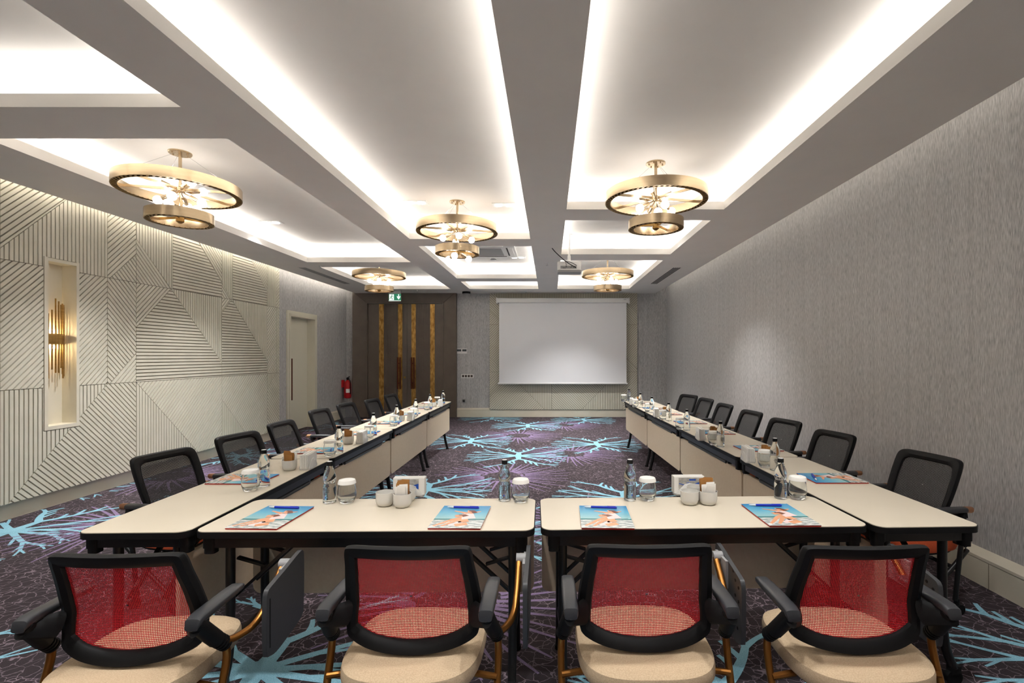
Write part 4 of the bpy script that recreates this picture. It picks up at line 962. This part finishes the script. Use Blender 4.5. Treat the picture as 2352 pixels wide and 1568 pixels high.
for side, lst in (('left', LB), ('right', RBt)):
    for k, (ub, vb, ug, vg) in enumerate(lst):
        p, q = Vector(table_pt(ub, vb)), Vector(table_pt(ug, vg)); d = q-p
        if d.length < 0.085: q = p+(d.normalized()*0.085 if d.length > 1e-4 else Vector((-0.085, 0, 0)))
        BO.append((tuple(p), 0.5*k, 'clear glass water bottle, %s of the seven on the %s row of tables' % (ORD7[k], side)))
        GL.append((tuple(q), 0, 'clear tumbler with white lid, %s of the seven on the %s row of tables' % (ORD7[k], side)))
dupall(RBo, BO); dupall(RGl, GL)

# cups, sachets, napkin holders
def cup():
    b = MB(); out = [(0.024, 0), (0.031, 0.002), (0.038, 0.010), (0.0412, 0.019), (0.0416, 0.0225), (0.0424, 0.024), (0.0430, 0.044), (0.0435, 0.064)]; inn = [(0.041, 0.064), (0.0405, 0.042), (0.037, 0.018), (0.02, 0.008), (0.002, 0.007)]
    b.lathe(catmull(out, 3)+catmull(inn, 3), 32)
    return b.build('sugar_cup', M['ceramic'])
RC = cup()
def sachet(mt):
    b = MB(); b.loft([[(-0.02, -0.0008, 0), (0.02, -0.0008, 0), (0.02, 0.0008, 0), (-0.02, 0.0008, 0)], [(-0.02, -0.0022, 0.012), (0.02, -0.0022, 0.012), (0.02, 0.0022, 0.012), (-0.02, 0.0022, 0.012)],
        [(-0.02, -0.0022, 0.072), (0.02, -0.0022, 0.072), (0.02, 0.0022, 0.072), (-0.02, 0.0022, 0.072)], [(-0.019, -0.0006, 0.084), (0.02, -0.0006, 0.086), (0.02, 0.0006, 0.086), (-0.019, 0.0006, 0.084)]])
    return b.build('sugar_sachet', mt, smooth=False)
SW, SBn = sachet(M['paper']), sachet(M['sugar'])
used = {'c': 0, 'w': 0, 'b': 0}
def put(o, key, loc, rot, label, cat, group):
    if used[key] == 0: r = o
    else: r = o.copy(); S.collection.objects.link(r)
    used[key] += 1; r.location = loc; r.rotation_euler = rot; tag(r, label, cat, group); return r
def cup_at(x, y, label): put(RC, 'c', (x, y, TZ+0.0005), (0, 0, 0), label, 'cup', 'ceramic cups on the tables')
def fill(x, y, n_w, n_b, where, rz):
    rows = [('w', n_w, -1), ('b', n_b, 1)]
    for key, n_, sg in rows:
        for k in range(n_):
            q = k/(max(n_-1, 1)); off = sg*(0.004+0.019*q); tilt = sg*(0.02+0.20*q); dx, dy = 0.007*((k*5) % 3-1), off
            X = x+dx*cos(rz)-dy*sin(rz); Y = y+dx*sin(rz)+dy*cos(rz)
            put(SW if key == 'w' else SBn, key, (X, Y, TZ+0.0115+0.004*((k*3) % 4)+(0.014 if key == 'b' else 0)), (-tilt*0.6, 0.07*((k % 3)-1), rz+0.16*((k*7) % 5-2)*0.5),
                ('white' if key == 'w' else 'brown')+' paper sachet in the cup '+where, 'sachet', ('white' if key == 'w' else 'brown')+' sachets '+where)
def holder():
    t = thing('napkin_holder', '', 'napkin holder', (0, 0, 0), 0, 'white napkin holders on the tables')
    b = MB(); b.prism(rrect(0.15, 0.066, 0.02), 0, 0.01); b.build('base', M['ceramic'], t)
    for s in (-1, 1):
        P = [(-0.07, 0.008), (0.07, 0.008), (0.062, 0.02), (0.045, 0.04), (0.025, 0.058), (0, 0.064), (-0.025, 0.058), (-0.045, 0.04), (-0.062, 0.02)]
        b = MB(); b.loft([[(x*f, s*(0.026+q), 0.008+(z-0.008)*f) for x, z in P] for f, q in ((1.0, 0.0), (1.0, 0.004), (0.8, 0.010), (0.45, 0.013))]); b.build('side_plate', M['ceramic'], t)
    return t
RH = holder()
def napkins():
    b = MB()
    for k in range(7): y = -0.024+0.0072*k; b.box(-0.078, 0.078+0.002*(k % 2), y, y+0.0055, 0.0105, 0.094+0.0012*(k % 3))
    return b.build('napkin_stack', M['paper'], smooth=False)
RN = napkins(); tag(RN, '', 'napkins', 'napkin stacks in their holders')
HP = []
def P2(u, v): return at(u, v, TZ)
# front sets
for (c1, c2, c3, hp, rz, l) in (((884, 1160), (925, 1163), (938, 1150), (932, 1147.5), 0.05, 'left front table'), ((1583, 1157), (1627, 1157), (1612, 1147), (1590, 1144.5), 0.04, 'right front table')):
    x1, y1 = P2(*c1); x2, y2 = P2(*c2); x3, y3 = P2(*c3)
    m_ = (x1+x2)/2; x1, x2 = m_-0.0445, m_+0.0445
    y3 = (y1+y2)/2+0.078; x3 = (x1+x2)/2+0.01 if l[0] == 'r' else x2-0.005
    cup_at(x1, y1, 'empty pale ceramic cup, left of the sachet cup on the '+l); cup_at(x2, y2, 'pale ceramic cup filled with paper sachets on the '+l)
    cup_at(x3, y3+0.004, 'pale ceramic cup half hidden behind the sachet cup on the '+l)
    fill(x2, y2, 6, 7, 'on the '+l, 0.03); 
    hx, hy = P2(*hp); HP.append(((hx, y3+0.092, TZ+0.0005), rz, l))
    b = MB(); b.box(-0.055, 0.05, -0.0286, -0.0266, 0.04, 0.09, 0)
    b.prism([(0.025, 0.04), (0.05, 0.04), (0.05, 0.068), (0.025, 0.06)], 0.0286, 0.0290, 1, tf=lambda x, z, q: (x, -q, z)); b.prism([(-0.055, 0.06), (-0.055, 0.064), (-0.02, 0.054), (-0.02, 0.05)], 0.0286, 0.0290, 1, tf=lambda x, z, q: (x, -q, z))
    k_ = b.build('advert_card', [M['cardgrey'], M['logoblue']], None, False, (hx, y3+0.092, TZ+0.0005), rz)
    if l[0] == 'r':
        b = MB(); b.box(-0.002, 0.032, -0.0292, -0.0286, 0.076, 0.084); b.build('printed_bar', M['logoblue'], k_, False)
        tc = bpy.data.curves.new('lettering', 'FONT'); tc.body = 'Ma'; tc.size = 0.018; tc.extrude = 0.0002; tc.materials.append(M['logoblue'])
        tp = bpy.data.objects.new('lettering_source', tc); S.collection.objects.link(tp); bpy.context.view_layer.update()
        tm = bpy.data.meshes.new_from_object(tp.evaluated_get(bpy.context.evaluated_depsgraph_get())); bpy.data.objects.remove(tp)
        to = bpy.data.objects.new('lettering', tm); S.collection.objects.link(to); to.parent = k_; to.location = (-0.016, -0.0290, 0.057); to.rotation_euler = (PI/2, 0, 0)
    tag(k_, 'grey card with blue print in the napkin holder on the '+l, 'card')
ORD4 = ['nearest', 'second nearest', 'third nearest', 'farthest']
LHC = [((665, 1079), (703, 1078)), ((800, 1019), (826, 1018.5)), ((921, 966.5), (935, 966)), ((995, 933.8), (1006, 933.8))]
RHC = [((1755, 1062), (1731, 1062)), ((1637, 1011), (1618, 1011)), ((1527, 957.5), (1513, 957.5)), ((1466, 929.5), (1455, 929.5))]
for side, lst in (('left', LHC), ('right', RHC)):
    for k, (cp, hp) in enumerate(lst):
        l = 'in the %s set on the %s row' % (ORD4[k], side)
        x1, y1 = P2(*cp); hx, hy = P2(*hp); sg = 1 if side == 'left' else -1
        hx = x1+sg*0.088
        cup_at(x1, y1, 'pale ceramic cup holding paper sachets '+l); cup_at(x1-sg*0.045, y1+0.085, 'pale cup behind the sachet cup '+l)
        fill(x1, y1, 4 if k < 2 else 2, 4 if k < 2 else 3, l, PI+0.1); HP.append(((hx, hy+0.05, TZ+0.0005), sg*(-PI/2+0.12), l))
dupall(RH, [(p, rz, 'white ceramic napkin holder on the '+l if 'table' in l else 'white ceramic napkin holder '+l) for p, rz, l in HP])
for k, (p, rz, l) in enumerate(HP):
    r = RN if k == 0 else RN.copy()
    if k: S.collection.objects.link(r)
    r.location = p; r.rotation_euler = (0, 0, rz); r['label'] = ('white paper napkins in the holder on the ' if 'table' in l else 'white paper napkins ')+l
